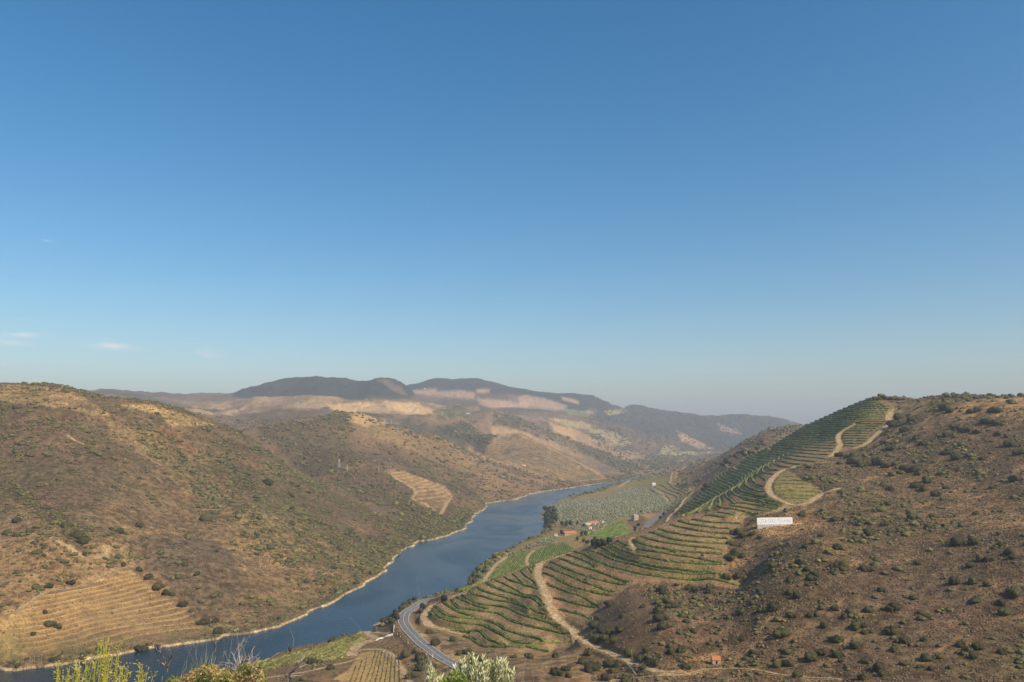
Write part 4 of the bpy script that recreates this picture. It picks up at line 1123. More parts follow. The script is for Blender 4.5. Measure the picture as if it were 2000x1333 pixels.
for blk, P in ROWL:
    if len(P) < 4: continue
    zs = np.array([land_z(x, y) for x, y in P[:, :2]])
    P = P.copy(); P[:, 2] = zs
    okp = np.array([D_TR[min(np.searchsorted(gq, x / y * F), len(gq) - 1), min(np.searchsorted(gy, y), len(gy) - 1)] > .9 for x, y in P[:, :2]])
    runs, cur = [], []
    for q_, o_ in zip(P, okp):
        if o_: cur.append(q_)
        else:
            if len(cur) > 4: runs.append(np.array(cur))
            cur = []
    if len(cur) > 4: runs.append(np.array(cur))
    if not runs: continue
    k = cnt.get(blk, 0); cnt[blk] = k + 1
    sides = [(-.85, 'outer'), (.85, 'inner')] if (blk == 'R' or (blk == 'L' and k < 11)) else [(0, '')]
    if blk in 'FG': runs = [r_[::2] if len(r_) > 12 else r_ for r_ in runs]
    for off, side, run_ in [(s_[0], s_[1], r_) for s_ in sides for r_ in runs]:
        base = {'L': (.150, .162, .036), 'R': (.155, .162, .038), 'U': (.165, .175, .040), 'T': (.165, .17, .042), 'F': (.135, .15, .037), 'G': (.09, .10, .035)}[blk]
        V_, F_, C_ = hedge(run_, {'F': .95, 'G': 1.0}.get(blk, .52), {'F': 1.7, 'G': 1.5}.get(blk, 1.35), base, .10 if blk == 'R' else .04, off)
        o = link('vine_row', raw_mesh('vine_row', V_, F_, C_), M_FOL)
        if blk in 'FG':
            um, vm = project(P[:, 0].mean(), P[:, 1].mean(), P[:, 2].mean())
            ln_ = 'long' if len(P) > 60 else 'short' if len(P) < 25 else 'middling'
            lab = f'{ln_} dark vine row {WHERE[blk][0]}, {FRANK[k]} from the top'
            if blk == 'G': lab = f'{ln_} vine row {WHERE[blk][0]}, {ORD[min(k, 29)]} longest of them'
        else:
            lab = f'{side + " " if side else ""}green vine row {WHERE[blk][0]}, {ORD[min(k, 29)]}{" terrace up" if k else " terrace"}'
        o['label'] = lab; o['category'] = 'vine row'; o['group'] = WHERE[blk][1]; nrow += 1
# straight rows in the small field by the road
for k in range(11):
    a = (703 + k * 9.0 - 22 + k * 1.0, 1333 + 6); b = (716 + k * 6.3, 1270.5 + max(0, k - 5) * 2.7)
    if k < 3: b = (712 + k * 5.5 - (3 - k) * 5, 1276 + (3 - k) * 7)
    A_, B_ = cast(*a, 400, 560), cast(*b, 400, 600)
    P = spline([A_, B_], 1.2); P[:, 2] = [land_z(x, y) for x, y in P[:, :2]]
    V_, F_, C_ = hedge(P, .22, .7, (.17, .145, .06), .40)
    o = link('vine_row', raw_mesh('vine_row', V_, F_, C_), M_FOL)
    o['label'] = f'thin straight vine row in the tan field below the road bend, {ORD[k] if k else "leftmost"}{" from the left" if k else ""}'; o['category'] = 'vine row'; o['group'] = 'straight vine rows in the tan field'
print('vine rows', nrow)
# the valley-floor vineyards: rows too fine and dense to count
def vineyard(mask, along_uv, spacing, base, yr, name_label, h=1.2, w=.7):
    m = mask > .5
    idx = np.argwhere(m)
    if len(idx) < 10: return
    X_, Y_ = GX[m], GY[m]
    a = cast(*along_uv[0], *yr); b = cast(*along_uv[1], *yr)
    d = (b - a)[:2]; d /= np.linalg.norm(d); nrm = np.array([-d[1], d[0]])
    s = X_ * nrm[0] + Y_ * nrm[1]; t = X_ * d[0] + Y_ * d[1]
    parts = []
    for s0 in np.arange(s.min() + 1, s.max(), spacing):
        tt = np.arange(t.min(), t.max(), 1.5)
        px = nrm[0] * s0 + d[0] * tt; py = nrm[1] * s0 + d[1] * tt
        iq = np.clip(np.searchsorted(gq, px / py * F), 0, len(gq) - 1); iy = np.clip(np.searchsorted(gy, py), 0, len(gy) - 1)
        ok = m[iq, iy] & (D_TR[iq, iy] > 0.8)
        run = []
        for j in range(len(tt) + 1):
            if j < len(tt) and ok[j]: run.append((px[j], py[j], land_z(px[j], py[j])))
            else:
                if len(run) > 3: parts.append(hedge(np.array(run), w, h, base, .08))
                run = []
    V_, F_, C_ = merge(parts)
    link('vineyard', raw_mesh('vineyard', V_, F_, C_), M_FOL, kind='stuff', label=name_label, category='vineyard')
vineyard(M_VP[0], [(1040, 1110), (1100, 1062)], 2.6, (.115, .15, .032), (690, 1150), 'bright green vineyard on the flat behind the terraces, right of the dividing path')
vineyard(M_VP[1], [(940, 1150), (1030, 1080)], 2.6, (.125, .15, .035), (690, 1150), 'bright green vineyard between the riverside path and the dividing path')
vineyard(M_VP[2], [(1140, 1048), (1222, 1020)], 2.8, (.11, .15, .03), (850, 1350), 'green vineyard below the red roofed farmhouse')
vineyard(M_VP[3], [(1050, 1062), (1080, 1048)], 2.8, (.11, .14, .03), (900, 1400), 'small green vineyard strip by the river in front of the long shed')
vineyard(M_LOWV, [(560, 1300), (700, 1245)], 2.3, (.165, .152, .042), (440, 700), 'yellow green vineyard along the near river bank', 1.4, .75)
vineyard(edge, [(940, 1140), (1100, 1078)], 2.4, (.17, .19, .04), (560, 830), 'bright green strip of vines along the brow of the terraces', 1.1, .6)
m_tan = blur(pmask([(963, 858), (1010, 848), (1060, 870), (1130, 905), (1180, 934), (1120, 940), (1040, 922), (948, 892)], 2300, 3300).astype(float), 1)
vineyard(m_tan, [(960, 880), (1100, 905)], 9.0, (.20, .145, .08), (2300, 3300), 'brown terraced vineyard slope across the river', 1.6, 1.2)

# ------------------------------------------------------------------ shrubs and trees
def vis_map(margin=4.0, tol=14.0):
    e = (GZ + margin - CAMH) / GY * F
    e0 = (GZ - CAMH) / GY * F
    r_ = np.maximum.accumulate(np.where(GY > 280, e0, -1e9), axis=1)
    prev = np.concatenate([np.full((len(gq), 1), -1e9), r_[:, :-1]], 1)
    return (e + tol * (GY < 1600) * .5 >= prev) & (GY > 300)
VIS = vis_map()
area = np.gradient(gq)[:, None] / F * GY * np.gradient(gy)[None]
frame = (PU > -90) & (PU < 2090) & (PV < 1400)
frust = VIS & frame & land
clear = (1 - smooth(farm, .25, .6)) * (D_TR > 1.5) * (D_RD > 7) * (RD > 3.5)
patch = smooth(1.3 * fbm(GX, GY, 110, 3, 4) + .5 * fbm(GX, GY, 30, 2, 1), -.25, .45)
gully = smooth(-(gul - .35), -.2, .9)
dens = np.zeros(GZ.shape)
lh = (GY < 1560) & leftbank
dens += lh * (.0050 + .020 * patch + .016 * gully * patch)
dens += lh * smooth(-RD, -45, -6) * .022
for pl, a, b, k in [([(20, 935), (60, 960), (120, 1010), (168, 1030), (165, 1068), (140, 1068), (100, 1030), (50, 985), (-10, 960)], 600, 900, .05),
                    ([(215, 780), (320, 850), (420, 950), (520, 1020), (560, 1060), (600, 1100), (560, 1110), (500, 1060), (400, 990), (300, 900)], 700, 1400, .022),
                    ([(480, 980), (560, 960), (640, 1010), (700, 1060), (780, 1075), (760, 1110), (700, 1120), (600, 1090), (520, 1060)], 700, 1400, .018),
                    ([(-50, 790), (150, 800), (230, 850), (200, 900), (100, 900), (-50, 880)], 700, 1300, .012)]:
    dens += blur(pmask(pl, a, b, 8).astype(float), 2) * k
dens *= np.where(pmask(P_LEFTTER, 480, 900, 2), .22, 1)
dens *= np.where(pmask([(-100, 740), (60, 748), (200, 790), (190, 810), (40, 786), (-100, 784)], 800, 1300, 2), .25, 1)
mid = (GY >= 1150) & (GY < 2750) & (~lh) & leftbank
dens += mid * (.0025 + .0075 * patch)
for pl, a, b, k in [([(500, 835), (600, 820), (660, 800), (700, 812), (685, 850), (700, 900), (660, 920), (600, 925), (560, 905)], 1500, 2600, .010),
                    ([(905, 823), (950, 826), (975, 850), (955, 862), (945, 892), (905, 870), (860, 838)], 1900, 3300, .016),
                    ([(640, 915), (740, 920), (800, 950), (815, 975), (800, 990), (740, 990), (690, 960), (650, 940)], 1200, 2100, .008),
                    ([(790, 985), (850, 1000), (880, 1010), (900, 1000), (900, 1030), (830, 1055), (790, 1052), (760, 1020)], 1050, 1700, .026),
                    ([(760, 860), (860, 880), (960, 930), (940, 980), (900, 980), (840, 930)], 1400, 2600, .008)]:
    dens += blur(pmask(pl, a, b, 6).astype(float), 2) * k
dens *= np.where(pmask(P_BTER, 1150, 2300, 2), .05, 1)
P_TAN = [(963, 857), (1010, 846), (1060, 868), (1130, 903), (1190, 936), (1120, 942), (1040, 925), (945, 893)]
TANM = pmask(P_TAN, 2200, 3350, 1)
far_ = (GY >= 2750) & (GY < 4400) & leftbank
dens += pmask([(965, 800), (1040, 822), (1120, 855), (1190, 885), (1260, 918), (1200, 915), (1130, 890), (1060, 860), (1010, 838), (960, 830)], 3000, 4300, 4) * .0035
rhs = (rh > .3)
dens += rhs * (.0060 + .024 * smooth(fbm(GX, GY, 60, 3, 2), -.1, .5))
dens += rhs * blur(pmask([(1150, 1210), (1200, 1170), (1330, 1130), (1420, 1150), (1500, 1180), (1560, 1260), (1500, 1333), (1100, 1333), (1120, 1280)], 330, 620, 8).astype(float), 2) * .030
dens *= np.where(pmask([(1520, 1010), (1600, 1015), (1660, 1050), (1620, 1090), (1540, 1065), (1440, 1035)], 450, 800, 6), .25, 1)
dens *= np.where(pmask([(1380, 1270), (1415, 1270), (1420, 1302), (1375, 1302)], 360, 520), 0, 1)
F2 = (GY > 1650) & (~leftbank) & (RD > 6) & (GQ > 150)
dens += F2 * .0035
dens += ((~leftbank) & (RD > 1) & (RD < 16) & (GY > 640) & (GY < 2400)) * .035
dens += pmask([(915, 1145), (920, 1120), (940, 1098), (985, 1083), (990, 1090), (970, 1105), (950, 1125), (925, 1150)], 740, 1100) * .05
dens += pmask([(730, 1222), (770, 1192), (812, 1172), (820, 1180), (790, 1190), (782, 1210), (775, 1222), (745, 1225)], 560, 760) * .05
dens += pmask([(775, 1262), (800, 1262), (850, 1292), (870, 1310), (860, 1340), (790, 1340), (780, 1300)], 380, 560) * .05
dens += pmask([(575, 1285), (640, 1285), (650, 1310), (600, 1312), (560, 1300)], 430, 560) * .03
dens = np.where((D_TR < 1.0) | (D_RD < 6.5) | TANM, 0, dens)
cl2 = np.where((GY > 640) & (RD < 16) & (~leftbank), 1, clear)
cl2 = np.maximum(cl2, pmask(P_FIELDS, 380, 1100) * (1 - np.clip(M_VP[0] + M_VP[1] + M_LOWV + M_ROWF, 0, 1)) * .25)
cl2 = np.maximum(cl2, ((GY < 640) & (farm < .97) & (PV > 1235) & (PU > 740) & (M_ROWF < .1) & (M_LOWV < .1)).astype(float) * .6)
cl2 *= (M_NEAR == 0) & (M_FLANK == 0) & (M_TBLOCK == 0)
wgt = dens * cl2 * frust * area
wgt[:, gy < 300] = 0
nb = int(min(wgt.sum(), 56000))
print('expected shrubs', wgt.sum(), nb)
brng = np.random.default_rng(21)
cs = np.cumsum(wgt.ravel()); pick = np.searchsorted(cs, brng.random(nb) * cs[-1])
pi_, pj = np.unravel_index(pick, GZ.shape)
pi_ = np.clip(pi_, 0, len(gq) - 2); pj = np.clip(pj, 0, len(gy) - 2)
ta, tb = brng.random(nb), brng.random(nb)
bq = gq[pi_] * (1 - ta) + gq[pi_ + 1] * ta; by = gy[pj] * (1 - tb) + gy[pj + 1] * tb
bx = bq / F * by
bz = (GZ[pi_, pj] * (1 - ta) + GZ[pi_ + 1, pj] * ta) * (1 - tb) + (GZ[pi_, pj + 1] * (1 - ta) + GZ[pi_ + 1, pj + 1] * ta) * tb
br = np.exp(brng.normal(math.log(.95), .5, nb)).clip(.35, 3.3)
br = br * np.interp(by, [300, 500, 900, 1600, 2600, 4000], [.80, 1.0, 1.25, 1.7, 2.3, 3.4])
# tones: dark evergreen, olive green, yellowish, grey brown heath
tones = np.array([(.084, .082, .031), (.112, .106, .037), (.142, .128, .040), (.140, .102, .054), (.168, .116, .060), (.185, .170, .048)])
prob = np.array([.26, .26, .15, .16, .12, .05])
bt = brng.choice(6, nb, p=prob)
sm_ = br < 1.0 * np.interp(by, [300, 900, 2600], [1, 1.3, 2.4]); bt = np.where(sm_ & (brng.random(nb) < .45), brng.choice([3, 4], nb), bt)
bt = np.where((br > 1.9) & (by < 1600), brng.choice([0, 1, 1, 2], nb), bt)

# neighbours: most shrubs stand in ragged clumps
ncl = brng.poisson(1.1, nb) * (brng.random(nb) < .7)
src = np.repeat(np.arange(nb), ncl)
ang_ = brng.uniform(0, 6.28, len(src)); dd_ = br[src] * brng.uniform(.9, 2.3, len(src))
nx_, ny_ = bx[src] + np.cos(ang_) * dd_, by[src] + np.sin(ang_) * dd_ * 1.3
iq_ = np.clip(np.searchsorted(gq, nx_ / ny_ * F), 1, len(gq) - 1); iy_ = np.clip(np.searchsorted(gy, ny_), 1, len(gy) - 1)
keep = (RD[iq_, iy_] > 2.5) & (D_TR[iq_, iy_] > .8) & (D_RD[iq_, iy_] > 6) & ~(M_NEAR | M_FLANK | M_TBLOCK)[iq_, iy_]
bx = np.concatenate([bx, nx_[keep]]); by = np.concatenate([by, ny_[keep]]); bz = np.concatenate([bz, GZ[iq_, iy_][keep]])
br = np.concatenate([br, (br[src] * brng.uniform(.35, .9, len(src)))[keep]]); bt = np.concatenate([bt, bt[src][keep]]); nb = len(bx)

# shrubs picked out one by one from the photograph: position of the foot, radius in photo pixels
BIG = """1708,781,5 1716,782,5 1727,780,6 1740,781,5 1754,782,5 1765,782,3 1675,905,14 1686,912,12 1668,896,10 1715,908,12 1727,913,9 1640,893,8 1655,896,8 1748,909,7 1770,921,10 1785,922,10 1791,928,6
1813,942,11 1790,953,10 1805,959,10 1829,969,8 1725,952,8 1738,958,8 1733,986,7 1741,880,8 1725,868,6 1757,864,4 1790,858,9 1801,869,8 1845,801,9 1854,806,8 1895,807,8 1907,805,8 1940,804,9 1951,806,7
1930,828,12 1951,830,9 1948,851,9 1860,838,7 1875,839,7 1886,844,8 1908,846,7 1848,853,6 1880,873,9 1856,887,8 1869,898,9 1843,888,7 1893,893,8 1918,898,7 1982,941,9 1975,871,10 1991,888,9 1965,855,6
1910,929,5 1850,955,6 1906,1006,6 1755,820,9 1781,824,10 1745,831,10 1766,843,10 1628,1018,9 1651,1016,7 1781,1015,9 1822,1010,6 1728,1028,7 1813,1032,7 1695,1046,11 1604,1049,6 1636,1073,8 1641,1112,13
1627,1110,9 1691,1115,9 1571,1071,6 1561,1102,8 1868,1066,17 1901,1064,12 1950,1046,5 1971,1083,9 1981,1092,8 1915,1096,9 1932,1096,7 1897,1107,8 1866,1141,12 1901,1139,10 1931,1145,8 1980,1165,12
1956,1182,10 1907,1176,10 1966,1201,10 1785,1169,8 1750,1113,6 1795,1103,9 1723,1156,7 1746,1191,12 1736,1193,8 1695,1196,9 1798,1199,7 1632,1191,8 1649,1207,8 1671,1227,13 1689,1225,8 1582,1205,8 1546,1205,7
1543,1161,9 1556,1167,8 1510,1191,12 1526,1244,13 1611,1226,7 1740,1235,9 1766,1255,9 1803,1252,6 1633,1254,10 1671,1265,8 1585,1289,15 1603,1279,10 1541,1302,10 1516,1304,9 1555,1323,9 1686,1328,9
1690,1295,8 1746,1271,9 1812,1288,12 1836,1285,9 1716,1312,13 1727,1321,10 1770,1299,8 1799,1304,7 1856,1306,7 1818,1309,7 1911,1267,11 1956,1277,8 1881,1280,6 1190,1184,9 1168,1211,8 1160,1226,10
1173,1234,10 1181,1249,10 1166,1252,10 1191,1239,10 1201,1254,10 1211,1233,9 1216,1204,5 1291,1211,12 1285,1197,10 1296,1227,10 1150,1280,9 1143,1296,12 1151,1311,12 1166,1308,9 1191,1302,11 1206,1303,9
1088,1318,11 1106,1309,8 1111,1324,7 1084,1284,7 1231,1281,12 1251,1289,10 1263,1274,7 1281,1298,9 1256,1307,8 1181,1329,10 1221,1332,9 1291,1159,12 1301,1164,10 1301,1179,10 1311,1188,9 1256,1187,6
1341,1216,7 1331,1271,10 1311,1275,8 1341,1307,8 1346,1152,8 1386,1157,8 1421,1130,9 1441,1128,7 1441,1044,10 1453,1048,9 1430,1043,7 1471,1045,8 1486,1050,6 1425,1094,10 1436,1084,10 1428,1066,7
1451,1089,7 1566,1007,8 1446,1199,10 1451,1251,7 1471,1278,9 1315,1082,5 1372,1086,3 1353,1098,3 1357,1122,3 1365,1134,4 1145,1134,4 848,1261,9 884,1253,7 838,1238,6 896,1279,8 908,1278,7 917,1274,6
823,1196,8 1033,1286,7 1003,1285,5 931,1293,10 946,1298,12 961,1298,10 977,1300,10 791,1284,10 820,1290,11 836,1300,9 819,1309,10 806,1326,12 846,1308,8 645,1308,7 611,1297,9 233,1040,7 165,1084,5
241,1106,5 272,1116,7 289,1130,7 309,1149,8 323,1161,7 334,1163,6 358,1184,7 372,1196,4 398,1218,10 426,1238,9 97,1221,8 113,1227,7 65,1240,6 88,1197,5 96,1148,6 138,1141,7 384,1124,5 422,1078,4
455,1077,4 361,1105,6 281,1271,8 267,1269,8 308,1264,5 106,1291,8 161,1286,7 34,1302,6 401,1018,10 271,1029,7 218,1035,5 521,946,9 566,970,6 30,1020,8 12,1045,8 60,1040,7 150,1050,10 130,1030,9 160,1062,9"""
bigs = []
for tok in BIG.split():
    u, v, r_ = map(float, tok.split(','))
    yr = (640, 1400) if (u < 700 and v < 1290) else (300, 1500)
    if u < 700: yr = (430, 1500)
    p = cast(u, v, *yr); bigs.append((p[0], p[1], p[2], 1.22 * r_ * p[1] / F))
bigs = np.array(bigs)
nB = len(bigs)
print('picked shrubs', nB)
allr = np.concatenate([bigs[:, 3], br]); allx = np.concatenate([bigs[:, 0], bx]); ally = np.concatenate([bigs[:, 1], by]); allz = np.concatenate([bigs[:, 2], bz])
allt = np.concatenate([brng.choice([0, 0, 1, 1, 2], nB), bt])
app = allr / ally
app[:nB] += 1
order = np.argsort(-app)
IND, REST = order[:300], order[300:]
BV = [crown_mesh(40 + k, 10, 520, .78, .12, .3, (1, 1, 1)) for k in range(6)]
BM = [mesh_from('shrub', v, f, np.clip(c, .3, 2.2)) for v, f, c in BV]
for m_ in BM: m_.materials.append(M_FOLO)
TW = ['dark evergreen', 'dark green', 'olive green', 'grey brown', 'dry brown', 'bright green']
LM = [(1512, 1018, 'the white name sign'), (1400, 1290, 'the orange roofed hut'), (1720, 780, 'the top of the vine terraces'), (1560, 985, 'the upper track junction'), (1140, 1250, 'the foot of the dirt track'),
      (1440, 1140, 'the wide terraces'), (820, 1240, 'the river road bend'), (185, 1075, 'the ring shaped path'), (330, 1190, 'the left bank terraces'), (100, 960, 'the gully on the left hill'),
      (1900, 1060, 'the two broadest shrubs'), (1880, 800, 'the right skyline'), (1700, 1215, 'the pale green shrubs'), (700, 1090, 'the bend of the far bank'), (1950, 930, 'the right frame edge'),
      (700, 1290, 'the straight rowed tan field'), (300, 850, 'the upper left hill'), (560, 980, 'the shoulder of the left hill')]
for k, i in enumerate(IND):
    r_ = allr[i]; x, y, z = allx[i], ally[i], allz[i]
    o = bpy.data.objects.new('shrub', BM[k % 6]); COL.objects.link(o)
    o.location = (x, y, z - .12 * r_); o.rotation_euler = (0, 0, brng.uniform(0, 6.28)); hgt = brng.uniform(.8, 1.15)
    o.scale = (r_ * brng.uniform(.95, 1.4), r_ * brng.uniform(.75, 1.1), r_ * hgt * 1.1)
    t = int(allt[i]); c = tones[t] * brng.uniform(.85, 1.15); o.color = (c[0], c[1], c[2], 1)
    u, v = project(x, y, z)
    L_ = min(LM, key=lambda l: (l[0] - u) ** 2 + (l[1] - v) ** 2)
    du, dv = u - L_[0], v - L_[1]
    dirw = ('right of' if du > 0 else 'left of') if abs(du) > abs(dv) * 1.6 else ('below' if dv > 0 else 'above') if abs(dv) > abs(du) * 1.6 else (('below and ' if dv > 0 else 'above and ') + ('right of' if du > 0 else 'left of'))
    near_ = 'just ' if math.hypot(du, dv) < 60 else ''
    sz = 'big' if r_ > 3.2 else 'medium' if r_ > 2 else 'small'
    shp = 'tall' if hgt > 1.03 else 'low' if hgt < .9 else 'round'
    o['label'] = f'{sz} {shp} {TW[t]} shrub {near_}{dirw} {L_[2]}'
    o['category'] = 'shrub'; o['group'] = 'shrubs scattered over the dry slopes'
def scatter_mesh(name, idx, lod, label, yr=None, flat=.85):
    v0, f0 = lod
    X_, Y_, Z_, R_, T_ = allx[idx], ally[idx], allz[idx], allr[idx], allt[idx]
    n_ = len(idx)
    ang = brng.uniform(0, 6.28, n_); ca, sa = np.cos(ang), np.sin(ang)
    jit = 1 + brng.normal(0, .17, (n_, len(v0)))
    base = v0[None] * jit[..., None]
    sx = R_ * brng.uniform(.8, 1.25, n_); sy = R_ * brng.uniform(.8, 1.2, n_); sz = R_ * brng.uniform(.5, .95, n_) * flat
    bx_, by_, bz_ = base[..., 0] * sx[:, None], base[..., 1] * sy[:, None], (base[..., 2] + .45) * sz[:, None]
    Vx = bx_ * ca[:, None] - by_ * sa[:, None] + X_[:, None]; Vy = bx_ * sa[:, None] + by_ * ca[:, None] + Y_[:, None]; Vz = bz_ + Z_[:, None]
    V_ = np.stack([Vx, Vy, Vz], -1).reshape(-1, 3)
    F_ = (f0[None] + (np.arange(n_) * len(v0))[:, None, None]).reshape(-1, 3)
    col = tones[T_] * brng.uniform(.75, 1.3, (n_, 1))
    C_ = (col[:, None, :] * (1 + .28 * brng.normal(0, 1, (n_, len(v0), 1))).clip(.4, 1.8)).reshape(-1, 3)
    return link(name, raw_mesh(name, V_, F_, np.clip(C_, .01, .4), False), M_FOL, kind='stuff', label=label, category='scrub')
RL = REST[(ally[REST] < 1250) & (allr[REST] > .9)]; RS = REST[~((ally[REST] < 1250) & (allr[REST] > .9))]
scatter_mesh('scrub', RL, I2, 'small grey green scrub bushes dotted over the near slopes')
scatter_mesh('scrub', RS, I1, 'tiny distant scrub bushes dotted over the hills')
# heathery tufts on the nearest slope
tw = (np.where((rh > .3) & frust & (GY < 900) & (GY > 300) & (D_TR > .5), 1.0, 0) * (0.05 + .06 * smooth(n_mid, -.3, .3)) + np.where(lh & frust & (GY < 1300) & (D_TR > .5) & (RD > 5) & (D_LT > 20), .030, 0) + np.where(frust & (D_LT < 20) & (D_LT > 1.6), .03, 0) + np.where(frust & (GY < 620) & (D_RD > 6) & (farm > .3) & (PU > 560) & (M_NEAR == 0) & (M_ROWF < .1), .02, 0)
      + np.where(frust & (M_NEAR | M_TBLOCK) & (D_ROW > 2.3) & (D_TR > .5), .05, 0)) * area
nt_ = 95000
cs = np.cumsum(tw.ravel()); pick = np.searchsorted(cs, brng.random(nt_) * cs[-1])
ti, tj = np.unravel_index(pick, GZ.shape); ti = np.clip(ti, 0, len(gq) - 2); tj = np.clip(tj, 0, len(gy) - 2)
ta, tb = brng.random(nt_), brng.random(nt_)
tq = gq[ti] * (1 - ta) + gq[ti + 1] * ta; ty = gy[tj] * (1 - tb) + gy[tj + 1] * tb
allx = tq / F * ty; ally = ty
allz = (GZ[ti, tj] * (1 - ta) + GZ[ti + 1, tj] * ta) * (1 - tb) + (GZ[ti, tj + 1] * (1 - ta) + GZ[ti + 1, tj + 1] * ta) * tb
allr = brng.uniform(.22, .62, nt_) * np.interp(ty, [300, 900], [.9, 1.3]); 
tones_b = tones.copy()
tones = np.array([(.105, .075, .05), (.14, .10, .06), (.20, .14, .075), (.28, .20, .10), (.09, .078, .04), (.17, .105, .07)])
allt = brng.choice(6, nt_)
onv = M_NEAR[ti, tj] | M_TBLOCK[ti, tj]
allr = np.where(onv, allr * .7, allr); allt = np.where(onv, brng.choice([1, 2, 2, 5], nt_), allt)
scatter_mesh('dry_tufts', np.arange(nt_), I1, 'dry brown heath and grass tufts covering the near slopes', flat=.8)
tones = tones_b
print('scatter done')
# ------------------------------------------------------------------ olive trees and riverside trees
trng = np.random.default_rng(31)
def thing(name, label, cat, loc, rz=0.0, group=None):
    o = bpy.data.objects.new(name, None); COL.objects.link(o)
    o.location = loc; o.rotation_euler = (0, 0, rz); o['label'] = label; o['category'] = cat
    if group: o['group'] = group
    o.empty_display_size = .5
    return o
def plant_mesh(seed, h, rad, lobes, leaves, base, leaf=.12, trunk=.10, flat=.8):
    v, f, c = crown_mesh(seed, lobes, leaves, flat, leaf, .3, base, .55)
    v = v * rad; v[:, 2] = v[:, 2] / max(v[:, 2].max(), .01) * h * .78 + h * .22
    return v, f, c
OL = []
for k in range(4):
    v, f, c = plant_mesh(60 + k, 3.6, 2.0, 7, 160, (.20, .205, .125))
    tv, tf = tube([(0, 0, -.2), (.08, .05, .6), (-.1, .1, 1.3)], [.22, .17, .12], 5)
    V_, F_, C_ = merge([(v, f, c), (tv, tf, np.tile([.14, .11, .08], (len(tv), 1)))])
    me = mesh_from('olive_tree', V_, F_, C_); me.materials.append(M_FOL); OL.append(me)
pts = []
m_ol = (M_OLIVE > .5)
uy = np.array([.35, .94]); uy /= np.linalg.norm(uy); ux = np.array([uy[1], -uy[0]])
X_, Y_ = GX[m_ol], GY[m_ol]
for s0 in np.arange((X_ * ux[0] + Y_ * ux[1]).min(), (X_ * ux[0] + Y_ * ux[1]).max(), 7.0):
    for t0 in np.arange((X_ * uy[0] + Y_ * uy[1]).min(), (X_ * uy[0] + Y_ * uy[1]).max(), 8.0):
        x, y = ux * s0 + uy * t0 + trng.normal(0, .8, 2)
        if y < 300: continue
        iq = min(np.searchsorted(gq, x / y * F), len(gq) - 1); iy = min(np.searchsorted(gy, y), len(gy) - 1)
        if m_ol[iq, iy] and VIS[iq, iy] and D_TR[iq, iy] > 2 and D_ROWG[iq, iy] > 4 and RD[iq, iy] > 12 and trng.random() < .93: pts.append((x, y, land_z(x, y)))
m_o2 = (M_OLIVE2 > .5); idx = np.argwhere(m_o2 & VIS)
for i, j in idx[trng.integers(0, len(idx), 60)]: pts.append((GX[i, j], GY[i, j], GZ[i, j]))
pts.sort(key=lambda p: p[1])
print('olives', len(pts))
def olive_where(p):
    u, v = project(*p)
    if v > 1050: return 'in the strip by the riverside path'
    return ('by the river wood' if u < 1120 else 'just behind the farmhouse' if u < 1175 else 'between farmhouse and ruined block' if u < 1225 else 'behind the ruined block' if u < 1262 else 'near the earth road')
for k, p in enumerate(pts[:290]):
    o = bpy.data.objects.new('olive_tree', OL[k % 4]); COL.objects.link(o)
    o.location = p; o.rotation_euler = (0, 0, trng.uniform(0, 6.28)); s = trng.uniform(.75, 1.2); o.scale = (s, s, s * trng.uniform(.85, 1.1))
    o['label'] = '%s silvery olive tree %s' % ('big' if s > 1.05 else 'small' if s < .88 else 'medium', olive_where(p)); o['category'] = 'olive tree'; o['group'] = 'olive trees in the riverside grove'
rest = pts[290:]
if rest:
    parts = []
    for p in rest:
        s = trng.uniform(1.5, 2.4); j = 1 + trng.normal(0, .16, (len(I1[0]), 1))
        v = I1[0] * j * np.array([s, s, s * .85]) + np.array(p) + np.array([0, 0, 1.6])
        parts.append((v, I1[1], np.tile(np.array([.20, .205, .125]) * trng.uniform(.75, 1.3), (len(v), 1))))
    V_, F_, C_ = merge(parts)
    link('olive_grove', raw_mesh('olive_grove', V_, F_, C_, False), M_FOL, kind='stuff', label='far part of the olive grove beyond the farmhouse', category='olive grove')
# broadleaf trees with trunk and crown
CRM = []
for k in range(5):
    v, f, c = crown_mesh(80 + k, 12, 700, 1.0, .11, .3, (1, 1, 1), .5, .62)
    me = mesh_from('crown', v, f, np.clip(c, .35, 2.0)); me.materials.append(M_FOLO); CRM.append(me)
tv, tf = merge([tube([(0, 0, -.3), (.02, .01, .25), (-.02, .02, .6)], [.075, .055, .035], 6)] + [tube([(-.0, .0, .3), (math.cos(a) * .15, math.sin(a) * .15, .5), (math.cos(a) * .3, math.sin(a) * .3, .72)], [.035, .025, .012], 5) for a in (.4, 2.3, 4.4)])[:2]
TRM = raw_mesh('trunk', tv, tf); TRM.materials.append(M_WOOD)
def tree(u, v, h, wr, tone, label, group, yr=(300, 2600), k=0):
    p = cast(u, v, *yr)
    t = thing('tree', label, 'tree', (p[0], p[1], p[2] - .1), trng.uniform(0, 6.28), group)
    c = bpy.data.objects.new('crown', CRM[k % 5]); COL.objects.link(c); c.parent = t
    c.scale = (wr, wr * trng.uniform(.85, 1.1), h * .78); c.location = (0, 0, h * .16); c.color = (*tone, 1)
    q = bpy.data.objects.new('trunk', TRM); COL.objects.link(q); q.parent = t; q.scale = (h * .8, h * .8, h)
DK, OV, GN, YG = (.040, .050, .028), (.085, .092, .045), (.075, .10, .034), (.13, .145, .04)
